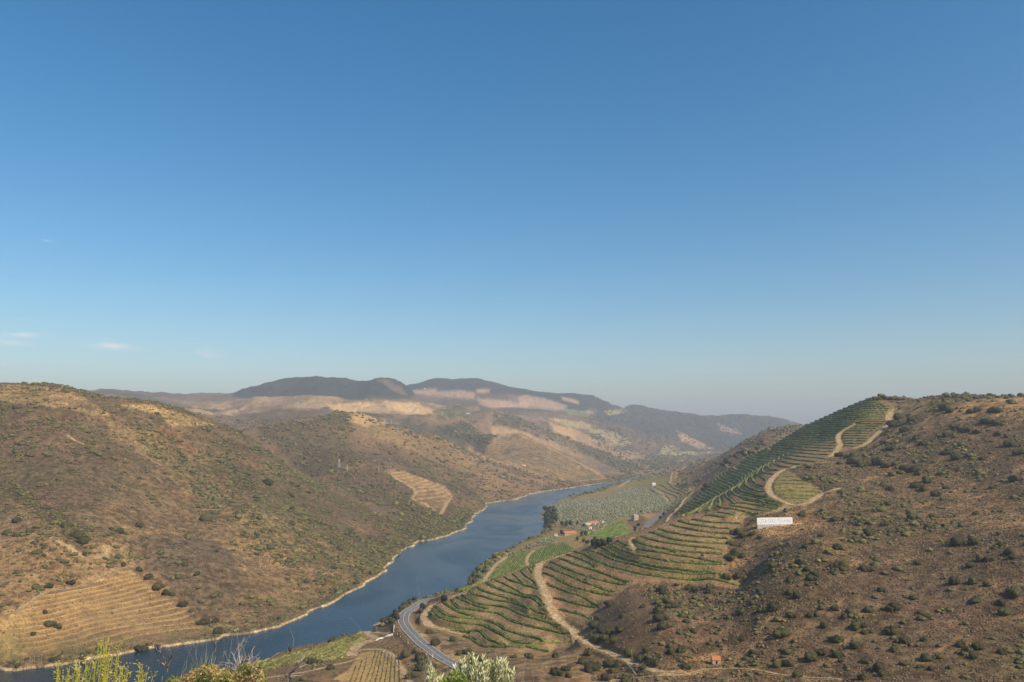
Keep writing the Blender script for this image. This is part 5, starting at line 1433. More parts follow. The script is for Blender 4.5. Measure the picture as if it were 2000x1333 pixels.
for k in range(34):     # wood on the river bend
    a = k / 33.0
    u = 1066 + trng.uniform(-2, 22) * (1 if a < .6 else .6); v = 996 + a * 36 + trng.uniform(-3, 3)
    sd_ = 'by the water' if u < 1074 else 'on the landward side'
    tree(u, v, trng.uniform(6, 9), trng.uniform(3.6, 5.2), random.choice([DK, OV, OV]), f'{"tall " if k % 2 else ""}dark tree in the small wood on the river bend, {sd_}', 'trees of the small wood on the river bend', (1150, 1750), k)
for (u, v, h, w_, tn, lb_) in [
    (1158, 1068, 6, 3, DK, 'dark tree beside the green vineyard corner behind the terraces'), (1168, 1070, 7, 4, DK, 'broad dark tree touching the brow of the terraces'), (1178, 1069, 6, 4, DK, 'dark bushy tree on the brow left of the steel pole'),
    (1150, 1062, 5, 3, OV, 'grey olive coloured tree behind the brow of terraces'), (1140, 1060, 5, 3, OV, 'round grey green tree at the end of the green vineyard'), (1146, 1064, 5, 3, DK, 'small dark tree above the pale path end'),
    (1128, 1056, 5, 3, DK, 'dark tree below the long tiled shed'), (1190, 1062, 5, 3, DK, 'dark round tree just right of the steel pole'), (1144, 1050, 8, 3.5, GN, 'tall green tree behind the steel pole'),
    (1136, 1048, 7, 3, OV, 'feathery grey green tree right of the long shed'), (1162, 1057, 5, 3, OV, 'pale bushy tree beside the terraces brow, right of the pole'), (1175, 1058, 4, 2.5, OV, 'pale low tree on the path below the vineyard'),
    (1097, 1046, 7, 3.2, GN, 'green tree between the long shed and the small outbuilding'), (1106, 1030, 9, 4.5, GN, 'tall green tree behind the long shed'), (1114, 1028, 8, 4, GN, 'green tree on the grove edge above the shed'),
    (1098, 1028, 8, 4, OV, 'olive green tree on the river side of the shed'), (1128, 1026, 6, 3, GN, 'green tree left of the farmhouse'), (1140, 1030, 5, 2.5, DK, 'dark garden tree in front of the farmhouse gable'),
    (1149, 1025, 4, 2, DK, 'small dark tree against the farmhouse wall'), (1240, 1034, 4, 3, DK, 'dark bush like tree at the right end of the farm vineyard'), (1247, 1029, 4.5, 3.5, DK, 'dark round tree between farm vineyard and earth road'),
    (1240, 1038, 3.5, 2.5, DK, 'low dark tree at the edge of the farm vineyard'), (1252, 1004, 5, 3, OV, 'grey tree behind the pale ruined block'), (1290, 1014, 4, 3, DK, 'dark shrubby tree overhanging the short road stretch'), (1296, 1008, 5, 3, DK, 'dark tree above the bend of the short road stretch'),
    (1374, 962, 6, 5, DK, 'dark tree beside the upper short road stretch'), (1380, 955, 7, 6, DK, 'broad dark tree right of the upper road stretch'), (867, 1178, 5.5, 3.4, DK, 'round dark tree hiding the river road'), (824, 1194, 5.5, 3.4, DK, 'round dark tree on the inner road bend'),
    (1120, 968, 6, 4, DK, 'dark poplar clump at the far water edge'), (1114, 972, 5, 4, DK, 'dark tree at the far water edge')]:
    tree(u, v, h, w_, tn, lb_, None, (560, 2300), k=int(u))
for k in range(26):     # evergreen patch on the far flank
    u = trng.uniform(1405, 1490); v = 912 - (u - 1405) * .46 + trng.uniform(-9, 6)
    tree(u, v, trng.uniform(4, 7), trng.uniform(3.5, 5.5), random.choice([DK, DK, (.06, .07, .04)]), 'dark evergreen tree in the thicket on the far side of the spur', 'evergreens of the thicket behind the spur', (1250, 2000), k)
for k, (u, v) in enumerate([(749, 1220), (758, 1214), (766, 1208), (772, 1204), (783, 1196), (790, 1188), (765, 1218), (775, 1212), (800, 1180), (808, 1176), (925, 1128), (932, 1118), (940, 1110), (950, 1104), (958, 1098), (945, 1118), (935, 1130), (925, 1140), (918, 1146),
                            (965, 1092), (975, 1090), (955, 1108)]):
    side = 'below the road bend' if u < 850 else 'beside the riverside path'
    tree(u, v, trng.uniform(3.5, 6), trng.uniform(2.4, 4), random.choice([OV, OV, (.10, .085, .05), GN]), f'{"tall " if k % 3 == 0 else ""}grey green bank tree at the water edge {side}', 'trees along the near river bank', (540, 1150), k)
tree(117 * 4 / 4 + 450, 1274, 4, 2, GN, 'lone green tree at the river edge of the low vineyard', None, (440, 640), 2)

# ------------------------------------------------------------------ buildings
def box(bm, x0, x1, y0, y1, z0, z1):
    vs = [bm.verts.new(p) for p in [(x0, y0, z0), (x1, y0, z0), (x1, y1, z0), (x0, y1, z0), (x0, y0, z1), (x1, y0, z1), (x1, y1, z1), (x0, y1, z1)]]
    for f in [(0, 3, 2, 1), (4, 5, 6, 7), (0, 1, 5, 4), (1, 2, 6, 5), (2, 3, 7, 6), (3, 0, 4, 7)]: bm.faces.new([vs[i] for i in f])
def bobj(name, fn, m, parent=None, bevel=0.0):
    bm = bmesh.new(); fn(bm); me = bpy.data.meshes.new(name); bm.normal_update(); bm.to_mesh(me); bm.free()
    return link(name, me, m, parent)
def house(u, v, w, d, h, rise, rz, label, name='house', wallm=None, roofm=None, yr=(900, 2500), wins=3, chimney=False, flatroof=False, eave=.35, sink=.8, door=True):
    p = cast(u, v, *yr); wallm = wallm or M_WHITE; roofm = roofm or M_TILE
    t = thing(name, label, name.replace('_', ' ').split()[-1], (p[0], p[1] + d * .5, p[2]), rz)
    def walls(bm):
        box(bm, -w / 2, w / 2, -d / 2, d / 2, -sink, h)
        if not flatroof:
            for s in (-1, 1):
                a = bm.verts.new((s * w / 2, -d / 2, h)); b = bm.verts.new((s * w / 2, d / 2, h)); c = bm.verts.new((s * w / 2, 0, h + rise)); bm.faces.new([a, b, c] if s > 0 else [b, a, c])
    bobj('wall', walls, wallm, t)
    if flatroof:
        bobj('roof', lambda bm: box(bm, -w / 2 - .1, w / 2 + .1, -d / 2 - .1, d / 2 + .1, h + .003, h + .25), roofm, t)
    else:
        def roof(bm):
            th = .18
            for s in (-1, 1):
                e = d / 2 + eave; zz = h - eave * rise / (d / 2)
                n_ = 14
                for k in range(n_):
                    xa = -w / 2 - eave + (w + 2 * eave) * k / n_; xb = -w / 2 - eave + (w + 2 * eave) * (k + 1) / n_; xm = (xa + xb) / 2
                    q = [(xa, s * e, zz + .03), (xm, s * e, zz + .13), (xb, s * e, zz + .03), (xb, 0, h + rise + .05), (xm, 0, h + rise + .15), (xa, 0, h + rise + .05)]
                    vs = [bm.verts.new(x_) for x_ in q]
                    f1, f2 = [vs[0], vs[1], vs[4], vs[5]], [vs[1], vs[2], vs[3], vs[4]]
                    if s > 0: f1.reverse(); f2.reverse()
                    bm.faces.new(f1); bm.faces.new(f2)
                lo = [bm.verts.new(x_) for x_ in [(-w / 2 - eave, s * e, zz + .03), (w / 2 + eave, s * e, zz + .03), (w / 2 + eave, s * e, zz - th), (-w / 2 - eave, s * e, zz - th)]]
                bm.faces.new(lo if s > 0 else lo[::-1])
        r_ = bobj('roof', roof, roofm, t)
        if chimney: bobj('chimney', lambda bm: (box(bm, w * .22, w * .22 + .7, -.4, .3, h + rise * .4, h + rise + 1.1), box(bm, w * .22 - .1, w * .22 + .8, -.5, .4, h + rise + 1.102, h + rise + 1.25)), wallm, r_)
    for k in range(wins):
        x = -w / 2 + w * (k + .7) / (wins + .4)
        if door and k == wins // 2:
            dr = bobj('door', lambda bm: box(bm, x - .5, x + .5, -d / 2 - .03, -d / 2 + .1, 0, min(2.1, h * .8)), M_DARK, t)
        else:
            wd = bobj('window', lambda bm: box(bm, x - .45, x + .45, -d / 2 - .03, -d / 2 + .1, h * .35, h * .35 + min(1.1, h * .4)), M_DARK, t)
            bobj('sill', lambda bm: box(bm, x - .55, x + .55, -d / 2 - .12, -d / 2 - .032, h * .35 - .12, h * .35), wallm, wd)
    return t
house(1161, 1026, 14, 8, 3.6, 2.0, .12, 'white farmhouse with long orange tiled roof above the green vineyard', chimney=True, yr=(1100, 1500), wins=5)
house(1149, 1028, 7, 7, 4.6, 1.7, 1.45, 'tall white gabled wing at the left end of the orange roofed farmhouse', yr=(1100, 1500), wins=3)
house(1144, 1027, 4.5, 5, 3.0, 1.2, .3, 'little white annex left of the gabled farmhouse wing', yr=(1100, 1500), wins=1, door=False)
house(1153, 1034, 4, 3.2, 3.6, .9, .25, 'small white outbuilding standing below the farmhouse', name='shed', yr=(1050, 1500), wins=1)
house(1178, 1022, 3.4, 3.4, 2.6, .5, .0, 'tiny white cube shed just right of the farmhouse', name='shed', yr=(1100, 1500), wins=1, door=False, flatroof=True, roofm=M_WHITE)
house(1113, 1045, 18, 6.5, 2.8, 2.0, .35, 'long low shed with faded orange tiled roof near the river', name='shed', wallm=M_CREAM, roofm=M_TILE, yr=(950, 1400), wins=5)
house(1087, 1047, 8, 4, 2.2, 1.0, .30, 'small pale shed with pinkish roof left of the long shed', name='shed', roofm=M_TILE2, yr=(950, 1400), wins=2)
house(1067, 1055, 2.4, 2.4, 2.0, .4, .0, 'tiny white pump hut among the trees on the near bank', name='hut', roofm=M_WHITE, yr=(900, 1400), wins=1, door=False, flatroof=True)
house(1241, 1017, 9, 7, 8.5, 1, .55, 'tall pale ruined block on the brown bank above the vineyard', name='building', wallm=M_CREAM, roofm=M_CONC, yr=(1050, 1700), wins=2, flatroof=True, door=False)
house(1277, 949, 8, 7, 5.5, 1.4, .2, 'lone white house on the edge of the far field', roofm=M_WHITE, yr=(1700, 2600), wins=3)
house(1400, 1298, 4.3, 3.6, 2.2, 1.5, .0, 'little stone hut with bright orange roof on the scrub slope', name='hut', wallm=M_CREAM, yr=(360, 520), wins=1, eave=.15, sink=1.0)
for (u, v, s, lb_) in [(914, 809, 14, 'far white house on the brown ridge above the dark valley'), (830, 760, 16, 'tiny white house on the far mountain shoulder'), (1070, 920, 9, 'tiny white house on the tan slope across the river'),
                       (1320, 883, 12, 'tiny white house in the pale far fields'), (1022, 911, 14, 'low pale farm building beside two pylons on the tan slope'), (1130, 912, 8, 'tiny pale house low on the far tan spur')]:
    house(u, v, s, s * .55, s * .3, s * .12, .1, lb_, yr=(1600, 7500), wins=2)

# name sign: a white rendered wall with grey lettering
y0s = cast(1477, 1025, 400, 900); y1s = cast(1549, 1024, 400, 900)
A_, B_ = np.array(y0s), np.array(y1s)
A_[1] = B_[1] = min(A_[1], B_[1]) - 2.6
ym = (A_[1] + B_[1]) / 2
def at(u, v, y): q, s = ray(u, v); return np.array([q / F * y, y, CAMH + s * y])
TL, TR_, BL, BR = at(1477, 1011.8, A_[1]), at(1549.5, 1010.6, B_[1]), at(1477.5, 1024.8, A_[1]), at(1549, 1024.2, B_[1])
rot_s = math.atan2(TR_[1] - TL[1], TR_[0] - TL[0]); print('sign', A_, B_, rot_s)
sw = math.hypot(TR_[0] - TL[0], TR_[1] - TL[1]); sh = (TL[2] - BL[2] + TR_[2] - BR[2]) / 2; cx_, cz_ = (TL[0] + TR_[0]) / 2, (TL[2] + BR[2]) / 2
sg = thing('name_sign', 'long white sign wall lettered in pale grey on the dry slope', 'sign', (cx_, ym, cz_ - sh / 2), 0.0)
sg.rotation_euler = (0, 0, math.radians(7))
bobj('panel', lambda bm: box(bm, -sw / 2, sw / 2, 0, .45, 0, sh), M_WHITE, sg)
for x in np.linspace(-sw / 2 + .4, sw / 2 - .4, 6): bobj('buttress', lambda bm: box(bm, x - .25, x + .25, .452, 1.4, -3.0, sh * .8), M_CONC, sg)
bobj('footing', lambda bm: box(bm, -sw / 2 + .15, sw / 2 - .15, .05, .43, -3.5, -.002), M_CONC, sg)
cu = bpy.data.curves.new('lettering', 'FONT'); cu.body = 'QTA·DAS·TULHAS'; cu.size = sh * .80; cu.extrude = .02; cu.align_x = 'CENTER'; cu.align_y = 'CENTER'; cu.space_character = 1.10
tx = bpy.data.objects.new('lettering', cu); COL.objects.link(tx)
bpy.context.view_layer.update()
wtx = tx.dimensions.x
mt_ = bpy.data.meshes.new_from_object(tx.evaluated_get(bpy.context.evaluated_depsgraph_get()))
bpy.data.objects.remove(tx)
lt = link('lettering', mt_, M_LETTER, sg)
lt.scale = (sw * .91 / wtx, 1.0, 1); lt.rotation_euler = (math.pi / 2, 0, 0); lt.location = (0.0, -.025, sh * .5)
# small white marker on the terraces
p = cast(1438, 1013, 500, 800)
mk_ = thing('marker_stone', 'small white marker standing alone on the terrace left of the sign', 'marker', tuple(p))
bobj('post', lambda bm: box(bm, -.35, .35, -.2, .2, -.3, 1.1), M_WHITE, mk_); bobj('cap', lambda bm: box(bm, -.42, .42, -.27, .27, 1.102, 1.25), M_WHITE, mk_)

# white parapet wall at the road bend
def wall_line(pix, h0, h1, yr, th=.35):
    P = spline([cast(u, v, *yr) for u, v in pix], 1.0); n_ = len(P)
    T = np.gradient(P[:, :2], axis=0); T /= np.linalg.norm(T, axis=1)[:, None]; N = np.stack([-T[:, 1], T[:, 0]], 1) * th / 2
    hh = np.linspace(h0, h1, n_)
    zb = np.array([land_z(x, y) for x, y in P[:, :2]])
    R_ = [np.column_stack([P[:, :2] - N, zb - .8]), np.column_stack([P[:, :2] - N, zb + hh]), np.column_stack([P[:, :2] + N, zb + hh]), np.column_stack([P[:, :2] + N, zb - .8])]
    V_ = np.stack(R_ + [R_[0]], 0).reshape(-1, 3)
    return V_, 5, n_
for pix, h0, h1, lb_ in [([(770, 1223), (769, 1231), (769, 1240)], 1.0, 1.7, 'upright white parapet wall at the outer road bend'), ([(768, 1241), (757, 1244), (745, 1248), (733, 1252.5)], 1.6, .4, 'white retaining wall sloping down from the road bend')]:
    V_, a, b = wall_line(pix, h0, h1, (500, 700))
    o = link('boundary_wall', grid_mesh('boundary_wall', V_, a, b, None, False), M_WHITE); o['label'] = lb_; o['category'] = 'wall'
# road marker posts
for k, (u, v, s, w_) in enumerate([(841, 1166, 1.1, 'above the water beyond the round dark tree'), (824, 1173, 1.1, 'left of the round dark tree on the road'), (865, 1158, 1.3, 'right of the tree hiding the road'), (888, 1151, 1.1, 'farthest along the river road'),
                                   (805, 1181, 1.1, 'on the river side at the top of the bend'), (776, 1240, 1.2, 'beside the white parapet'), (782, 1245, 1.0, 'just past the white parapet'), (797, 1257, 1.2, 'on the lower verge below the bend'),
                                   (820, 1269, 1.0, 'halfway down the straight road'), (845, 1285, 1.9, 'tallest, beside the dark trees on the straight road'), (868, 1294, 1.1, 'nearest the silver leaved bush')]):
    p = cast(u, v, 400, 900)
    t = thing('road_post', f'short white road post {w_}', 'post', tuple(p), 0, 'white posts along the river road')
    bobj('post', lambda bm: box(bm, -.14 * s, .14 * s, -.1, .1, -.3, s), M_WHITE, t); bobj('reflector', lambda bm: box(bm, -.1 * s, .1 * s, -.125, -.102, s * .72, s * .86), M_DARK, t)
# lineside posts of the railway on the far bank
for k, (u, v) in enumerate([(46, 1293), (58, 1291), (67, 1290), (74, 1289), (81, 1287), (150, 1277), (263, 1260), (414, 1236)]):
    p = cast(u, v, 480, 900)
    t = thing('lineside_post', f'thin pale lineside post on the far bank, {ORD[k] if k else "leftmost"}{" from the left" if k else ""}', 'post', tuple(p), 0, 'thin pale posts along the far bank')
    v_, f_ = tube([(0, 0, -.3), (0, 0, 2.9)], [.10, .07], 5); link('pole', raw_mesh('pole', v_, f_), M_CONC, t)
    v_, f_ = tube([(-.5, 0, 2.6), (.5, 0, 2.6)], [.05, .05], 4); link('bracket', raw_mesh('bracket', v_, f_), M_CONC, t)
# steel pole behind the terraces, mast on the left skyline
p = cast(1151, 1066, 740, 1200)
t = thing('utility_pole', 'tall grey steel pole rising beside the dark trees', 'utility pole', tuple(p))
v_, f_ = tube([(0, 0, -.5), (0, 0, 11)], [.22, .12], 7); link('pole', raw_mesh('pole', v_, f_), M_STEEL, t)
bobj('crossarm', lambda bm: box(bm, -1.2, 1.2, -.12, .12, 9.6, 9.8), M_STEEL, t)
p = cast(64, 751.5, 900, 1400)
t = thing('radio_mast', 'thin white mast standing on the left skyline', 'mast', (p[0], p[1], p[2] - .5))
v_, f_ = tube([(0, 0, -.5), (0, 0, 8.2)], [.28, .16], 6); link('mast', raw_mesh('mast', v_, f_), M_WHITE, t)
bobj('footing', lambda bm: box(bm, -.6, .6, -.6, .6, -.4, .5), M_CONC, t)
# lattice pylons
def lattice(h):
    parts = []; r_ = h * .012 + .04
    def w_(z): return (h * .11) * (1 - z / h) + .25
    for sx in (-1, 1):
        for sy in (-1, 1): parts.append(tube([(sx * w_(z), sy * w_(z), z) for z in np.linspace(-.5, h, 5)], [r_] * 5, 4))
    zs = np.linspace(0, h, 7)
    for a, b in zip(zs[:-1], zs[1:]):
        for sx, sy, tx_, ty_ in ((-1, -1, 1, -1), (1, -1, 1, 1), (1, 1, -1, 1), (-1, 1, -1, -1)):
            parts.append(tube([(sx * w_(a), sy * w_(a), a), (tx_ * w_(b), ty_ * w_(b), b)], [r_ * .7] * 2, 4))
    return merge(parts)[:2]
lv, lf = lattice(15.0); LTM = raw_mesh('lattice_tower', lv, lf, None, False); LTM.materials.append(M_STEEL)
ARM = []
for z, hw in ((9.5, 3.4), (12.0, 2.8), (14.3, 2.1)):
    v_, f_ = merge([tube([(-hw, 0, z), (0, 0, z + .7), (hw, 0, z)], [.14, .2, .14], 4), tube([(-hw, 0, z), (hw, 0, z)], [.14, .14], 4)])[:2]
    me = raw_mesh('crossarm', v_, f_, None, False); me.materials.append(M_STEEL); ARM.append(me)
for (u, v, hpx, lb_) in [(582, 798, 13, 'pale pylon on the tan knoll below the far mountain'), (627, 796, 8, 'small pylon just right of the tan knoll'), (716, 840, 12, 'pylon at the left end of the tan ridge patch'), (751, 831, 12, 'tall pylon in the middle of the ridge group'),
                         (764, 828, 8, 'shorter pylon right of the tallest ridge pylon'), (777, 841, 8, 'pylon on the pale scar right of the ridge group'), (724, 791, 6, 'tiny pylon behind the tan ridge'), (864, 813, 9, 'pylon above the dark valley'),
                         (835, 850, 6, 'small pylon on the brown slope above the river spur'), (884, 871, 7, 'pylon at the end of the pale spur track'), (662, 913, 16, 'tall pylon in front of the dark valley behind the left hill'), (678, 921, 12, 'pylon on the tan knoll left of the small terraces'),
                         (739, 921, 8, 'small pylon left of the top of the terraced patch'), (763, 917, 6, 'tiny pylon on top of the terraced patch'), (997, 912, 9, 'left pylon of the pair on the tan slope'), (1007, 913, 9, 'right pylon of the pair on the tan slope')]:
    p = cast(u, v, 1300, 6000); h = hpx * p[1] / F; s = h / 15.0
    t = thing('pylon', lb_, 'pylon', tuple(p), trng.uniform(-.4, .4), 'power pylons on the hills across the river'); t.scale = (s, s, s)
    c = bpy.data.objects.new('lattice_tower', LTM); COL.objects.link(c); c.parent = t
    for me in ARM: c = bpy.data.objects.new('crossarm', me); COL.objects.link(c); c.parent = t

# ------------------------------------------------------------------ plants right in front of the viewpoint
frng = np.random.default_rng(77)
def gp(u, y, z=None):
    """ground point at distance y under photo column u"""
    x = (u - 1000) / F * y
    return np.array([x, y, float(np.interp(y, gy, zn)) if z is None else z])
def up(u, v, y): return at(u, v, y)
def blade(base, tip, w, bend, cols, seg=5):
    """one curved leaf or stalk blade as a thin folded strip"""
    base = np.array(base); tip = np.array(tip); mid = (base + tip) / 2 + bend
    V_, t_ = [], np.linspace(0, 1, seg + 1)
    sd_ = np.cross(tip - base, np.array([0, 1, 0]) + frng.normal(0, .35, 3)); sd_ /= np.linalg.norm(sd_) + 1e-9
    nrm_ = np.cross(sd_, tip - base); nrm_ /= np.linalg.norm(nrm_) + 1e-9
    for t in t_:
        c = base * (1 - t) ** 2 + 2 * mid * t * (1 - t) + tip * t * t
        ww = w * (1 - t) ** .6 * (0.6 + t if t < .4 else 1)
        V_ += [c - sd_ * ww, c + nrm_ * ww * .5, c + sd_ * ww]
    F_ = []
    for k in range(seg):
        a = k * 3
        F_ += [[a, a + 1, a + 4, a + 3], [a + 1, a + 2, a + 5, a + 4]]
    return np.array(V_), np.array(F_), np.tile(cols, (len(V_), 1))
def leafq(p, d, L, w, col):
    d = d / (np.linalg.norm(d) + 1e-9); s = np.cross(d, frng.normal(0, 1, 3)); s /= np.linalg.norm(s) + 1e-9; n_ = np.cross(s, d)
    V_ = np.array([p, p + d * L * .35 + s * w, p + d * L * .75 + s * w * .7, p + d * L, p + d * L * .75 - s * w * .7, p + d * L * .35 - s * w, p + d * L * .5 + n_ * w * .35])
    F_ = np.array([[0, 1, 6, 6], [1, 2, 6, 6], [2, 3, 6, 6], [3, 4, 6, 6], [4, 5, 6, 6], [5, 0, 6, 6]])
    return V_, F_, np.tile(col, (7, 1))
def twigs(base, top, r0, depth=3, spread=.5, nb_=4, wig=.06):
    """a branching bare twig: list of tubes"""
    out = []
    base = np.array(base); top = np.array(top); L = np.linalg.norm(top - base)
    k = 6; pts_ = [base + (top - base) * t + frng.normal(0, wig * L * .35, 3) * (t > 0) for t in np.linspace(0, 1, k)]
    rad = np.linspace(r0, r0 * .35, k); out.append(tube(pts_, rad, 5))
    if depth > 0:
        for b in range(nb_):
            t = frng.uniform(.3, .98); i = int(t * (k - 1)); o_ = pts_[i]
            d = (top - base) / L + frng.normal(0, spread, 3); d /= np.linalg.norm(d)
            out += twigs(o_, o_ + d * L * frng.uniform(.3, .55), rad[i] * .62, depth - 1, spread, nb_ - 1, wig)
    return out
def plant(name, label, cat, base, parts_spec, group=None):
    t = thing(name, label, cat, tuple(base), 0, group)
    for pn, ps, m in parts_spec:
        V_, F_, C_ = merge(ps); V_ = V_ - np.array(base)
        link(pn, mesh_from(pn, V_, F_, C_, pn != 'leaves'), m, t)
    return t
# fennel like yellow green plants, left
for (u, vt, y, wd, lab) in [(197, 1252, 6.2, 17, 'tall yellow green seeding plant, highest left of the pair of spires'), (229, 1262, 6.0, 13, 'tall yellow green seeding plant, right spire of the pair'), (112, 1290, 6.4, 34, 'low yellow green seeding plant at the far left'),
                            (182, 1288, 5.7, 22, 'bushy yellow green plant at the foot of the tall left spire'), (252, 1300, 5.6, 30, 'feathery yellow green plant right of the tall spires'), (160, 1300, 6.1, 16, 'middle yellow green seeding plant, between far left plant and spires'), (212, 1274, 5.9, 18, 'thick yellow green seeding plant between the two spires'), (268, 1296, 5.8, 14, 'curling yellow green plant beside the feathery one'), (283, 1302, 6.0, 12, 'small drooping grass plant left of the forked bare twig'), (135, 1306, 5.9, 22, 'low leafy yellow green plant between far left plant and spires')]:
    b = gp(u, y); st, lf_, sd2 = [], [], []
    for k in range(7 if wd > 14 else 4):
        du = frng.normal(0, wd * .55); vt_ = vt + abs(frng.normal(0, 16)) * (k > 0)
        tip = up(u + du, vt_, y + frng.normal(0, .12)); bb = b + np.array([frng.normal(0, .05), frng.normal(0, .06), 0])
        pts_ = [bb + (tip - bb) * t + frng.normal(0, .012, 3) * (0 < t < 1) for t in np.linspace(0, 1, 9)]
        st.append(tube(pts_, np.linspace(.0062, .0026, 9), 5)); st[-1] = (*st[-1], np.tile([.42, .40, .05], (len(st[-1][0]), 1)))
        for q in range(58):
            t = frng.uniform(.30, 1); i = int(t * 8); p_ = pts_[i] + (pts_[min(i + 1, 8)] - pts_[i]) * frng.random()
            d = np.array([frng.normal(0, 1), frng.normal(0, 1), frng.uniform(.2, 1.5)])
            c_ = random.choice([(.52, .45, .06), (.42, .41, .06), (.28, .31, .06), (.50, .38, .12)])
            lf_.append(leafq(p_ + d * .012 * frng.random(), d, frng.uniform(.015, .055) * (1.5 - t * .7), frng.uniform(.0025, .005), c_))
        for q in range(26):
            p_ = pts_[int(frng.uniform(4, 8.99))] + frng.normal(0, .018, 3); sd2.append((I1[0] * frng.uniform(.003, .0065) + p_, I1[1], np.tile(random.choice([(.42, .34, .08), (.30, .22, .09), (.46, .40, .16)]), (12, 1))))
    plant('seeding_plant', lab, 'wild plant', b, [('stem', st, M_FOL), ('leaves', lf_ + sd2, M_FOL)], 'yellow green seeding plants at the lower left')
# reed clump leaning right
b = gp(378, 6.0); bl = []
for k in range(95):
    ub = 378 + frng.normal(0, 7); tu = ub + frng.uniform(-14, 52) ; tv_ = 1262 + abs(frng.normal(0, 20)) + max(0, 395 - tu) * .35
    base_ = gp(ub, 6.0 + frng.normal(0, .08)); tip = up(tu, tv_, 6.0 + frng.normal(0, .15))
    bl.append(blade(base_, tip, frng.uniform(.003, .006), np.array([-.10, 0, .05]) * frng.uniform(.4, 1.3), random.choice([(.20, .24, .14), (.27, .29, .17), (.13, .17, .08), (.33, .31, .20)])))
plant('reed_clump', 'grey green clump of reeds leaning to the right over the river', 'reed', b, [('blades', bl, M_FOL)])
def twigplant(name, label, specs, y, rad, depth=2, spread=.35, nb_=4, group=None, col=M_WOOD):
    b = gp(specs[0][0], y); out = []
    for (ub, vb, ut, vt) in specs:
        p0 = up(ub, vb, y) if vb else gp(ub, y); p1 = up(ut, vt, y + frng.normal(0, .1))
        out += twigs(p0, p1, rad, depth, spread, nb_)
    t = thing(name, label, 'dead plant', tuple(b), 0, group)
    V_, F_, _ = merge(out); link('twigs', raw_mesh('twigs', V_ - b, F_), col, t)
twigplant('bare_sapling', 'pale forked bare sapling standing alone before the river', [(331, 0, 326, 1312), (326, 1312, 316, 1272), (327, 1308, 338, 1270), (322, 1300, 310, 1292)], 5.6, .0075, 2, .22, 4)
twigplant('dead_stalks', 'crossed bare stalks beside the reeds', [(425, 0, 408, 1256), (424, 1312, 436, 1280), (392, 0, 410, 1288), (402, 0, 421, 1262), (418, 1275, 424, 1256)], 5.9, .0062, 2, .3, 3)
twigplant('dead_shrub', 'tangled grey dead shrub with bare curling branches', [(470, 1318, 465, 1258), (470, 1318, 488, 1268), (470, 1318, 500, 1262), (470, 1318, 452, 1272), (470, 1318, 448, 1290), (470, 1318, 508, 1284), (472, 1312, 496, 1290), (470, 0, 470, 1316),
                                                                               (470, 1316, 440, 1300), (476, 1308, 506, 1300), (470, 1310, 478, 1275)], 5.4, .0072, 3, .75, 4)
twigplant('dead_branch', 'low dark dead branch lying along the brow', [(550, 0, 578, 1306), (562, 1318, 600, 1284), (575, 1308, 590, 1290), (556, 1320, 584, 1322)], 5.6, .0085, 2, .45, 4)
twigplant('bare_sapling', 'thin bare twigs left of the silver leaved bush', [(852, 0, 858, 1268), (845, 0, 826, 1272), (856, 0, 872, 1290), (850, 1310, 838, 1288)], 6.2, .0038, 2, .25, 4)
twigplant('bare_sapling', 'single thin bare twig right of the silver leaved bush', [(1005, 0, 988, 1275), (1000, 1310, 1004, 1294)], 6.0, .0045, 1, .2, 3)
twigplant('bare_sapling', 'thin forked bare twig on the lower centre edge', [(1246, 0, 1238, 1278), (1242, 1318, 1226, 1296), (1243, 1310, 1252, 1290)], 6.6, .0045, 2, .3, 3)
twigplant('bare_sapling', 'very thin bare twig just right of the forked centre twig', [(1298, 0, 1293, 1300), (1312, 0, 1306, 1306)], 6.6, .0034, 1, .3, 3)
twigplant('bare_sapling', 'pale fine twigs between the silver bush and centre twig', [(1016, 0, 1014, 1306), (1034, 0, 1042, 1312)], 6.4, .0034, 2, .3, 3)
# leafy mound on the brow
def mound(name, label, us, y, n_, palette, L=(.012, .028), w=(.004, .008), thick=.25, stems=44):
    b = gp(us[len(us) // 2][0], y); lf_, st = [], []
    xs_ = [p_[0] for p_ in us]; vs_ = [p_[1] for p_ in us]
    for k in range(n_):
        u = frng.uniform(xs_[0], xs_[-1]); vt = np.interp(u, xs_, vs_) + fbm(np.array([u]), np.array([y * 9]), 14, 3, 2)[0] * 14
        v = vt + abs(frng.normal(0, 16)); p_ = up(u, min(v, 1352), y + frng.normal(0, thick))
        d = np.array([frng.normal(0, 1), frng.normal(0, .8), frng.uniform(-.1, 1.6)])
        patch_ = fbm(np.array([u]), np.array([v]), 30, 2, 1)[0]
        c_ = palette[int(np.clip((patch_ + .5) * len(palette) + frng.normal(0, .8), 0, len(palette) - 1))]
        lf_.append(leafq(p_, d, frng.uniform(*L), frng.uniform(*w), np.array(c_) * frng.uniform(.75, 1.25)))
    for k in range(stems):
        u = frng.uniform(xs_[0] + 3, xs_[-1] - 3); vt = np.interp(u, xs_, vs_) + 4; g_ = gp(u * .8 + np.mean(xs_) * .2, y)
        st.append(tube([g_ - np.array([0, 0, .05]), (g_ + up(u, vt, y)) / 2 + frng.normal(0, .02, 3), up(u, vt, y)], [.006, .004, .002], 4)); st[-1] = (*st[-1], np.tile([.16, .12, .07], (len(st[-1][0]), 1)))
    return plant(name, label, 'bush', b, [('stem', st, M_FOL), ('leaves', lf_, M_FOL)])
mound('leafy_bush', 'yellow green leafy bush with brown patches on the brow', [(342, 1336), (362, 1322), (385, 1312), (410, 1300), (435, 1309), (455, 1316), (478, 1300), (500, 1302), (512, 1314), (522, 1336)], 5.2, 4200,
      [(.13, .15, .05), (.20, .20, .06), (.30, .27, .07), (.40, .34, .09), (.38, .24, .12), (.24, .22, .10), (.16, .17, .05)])
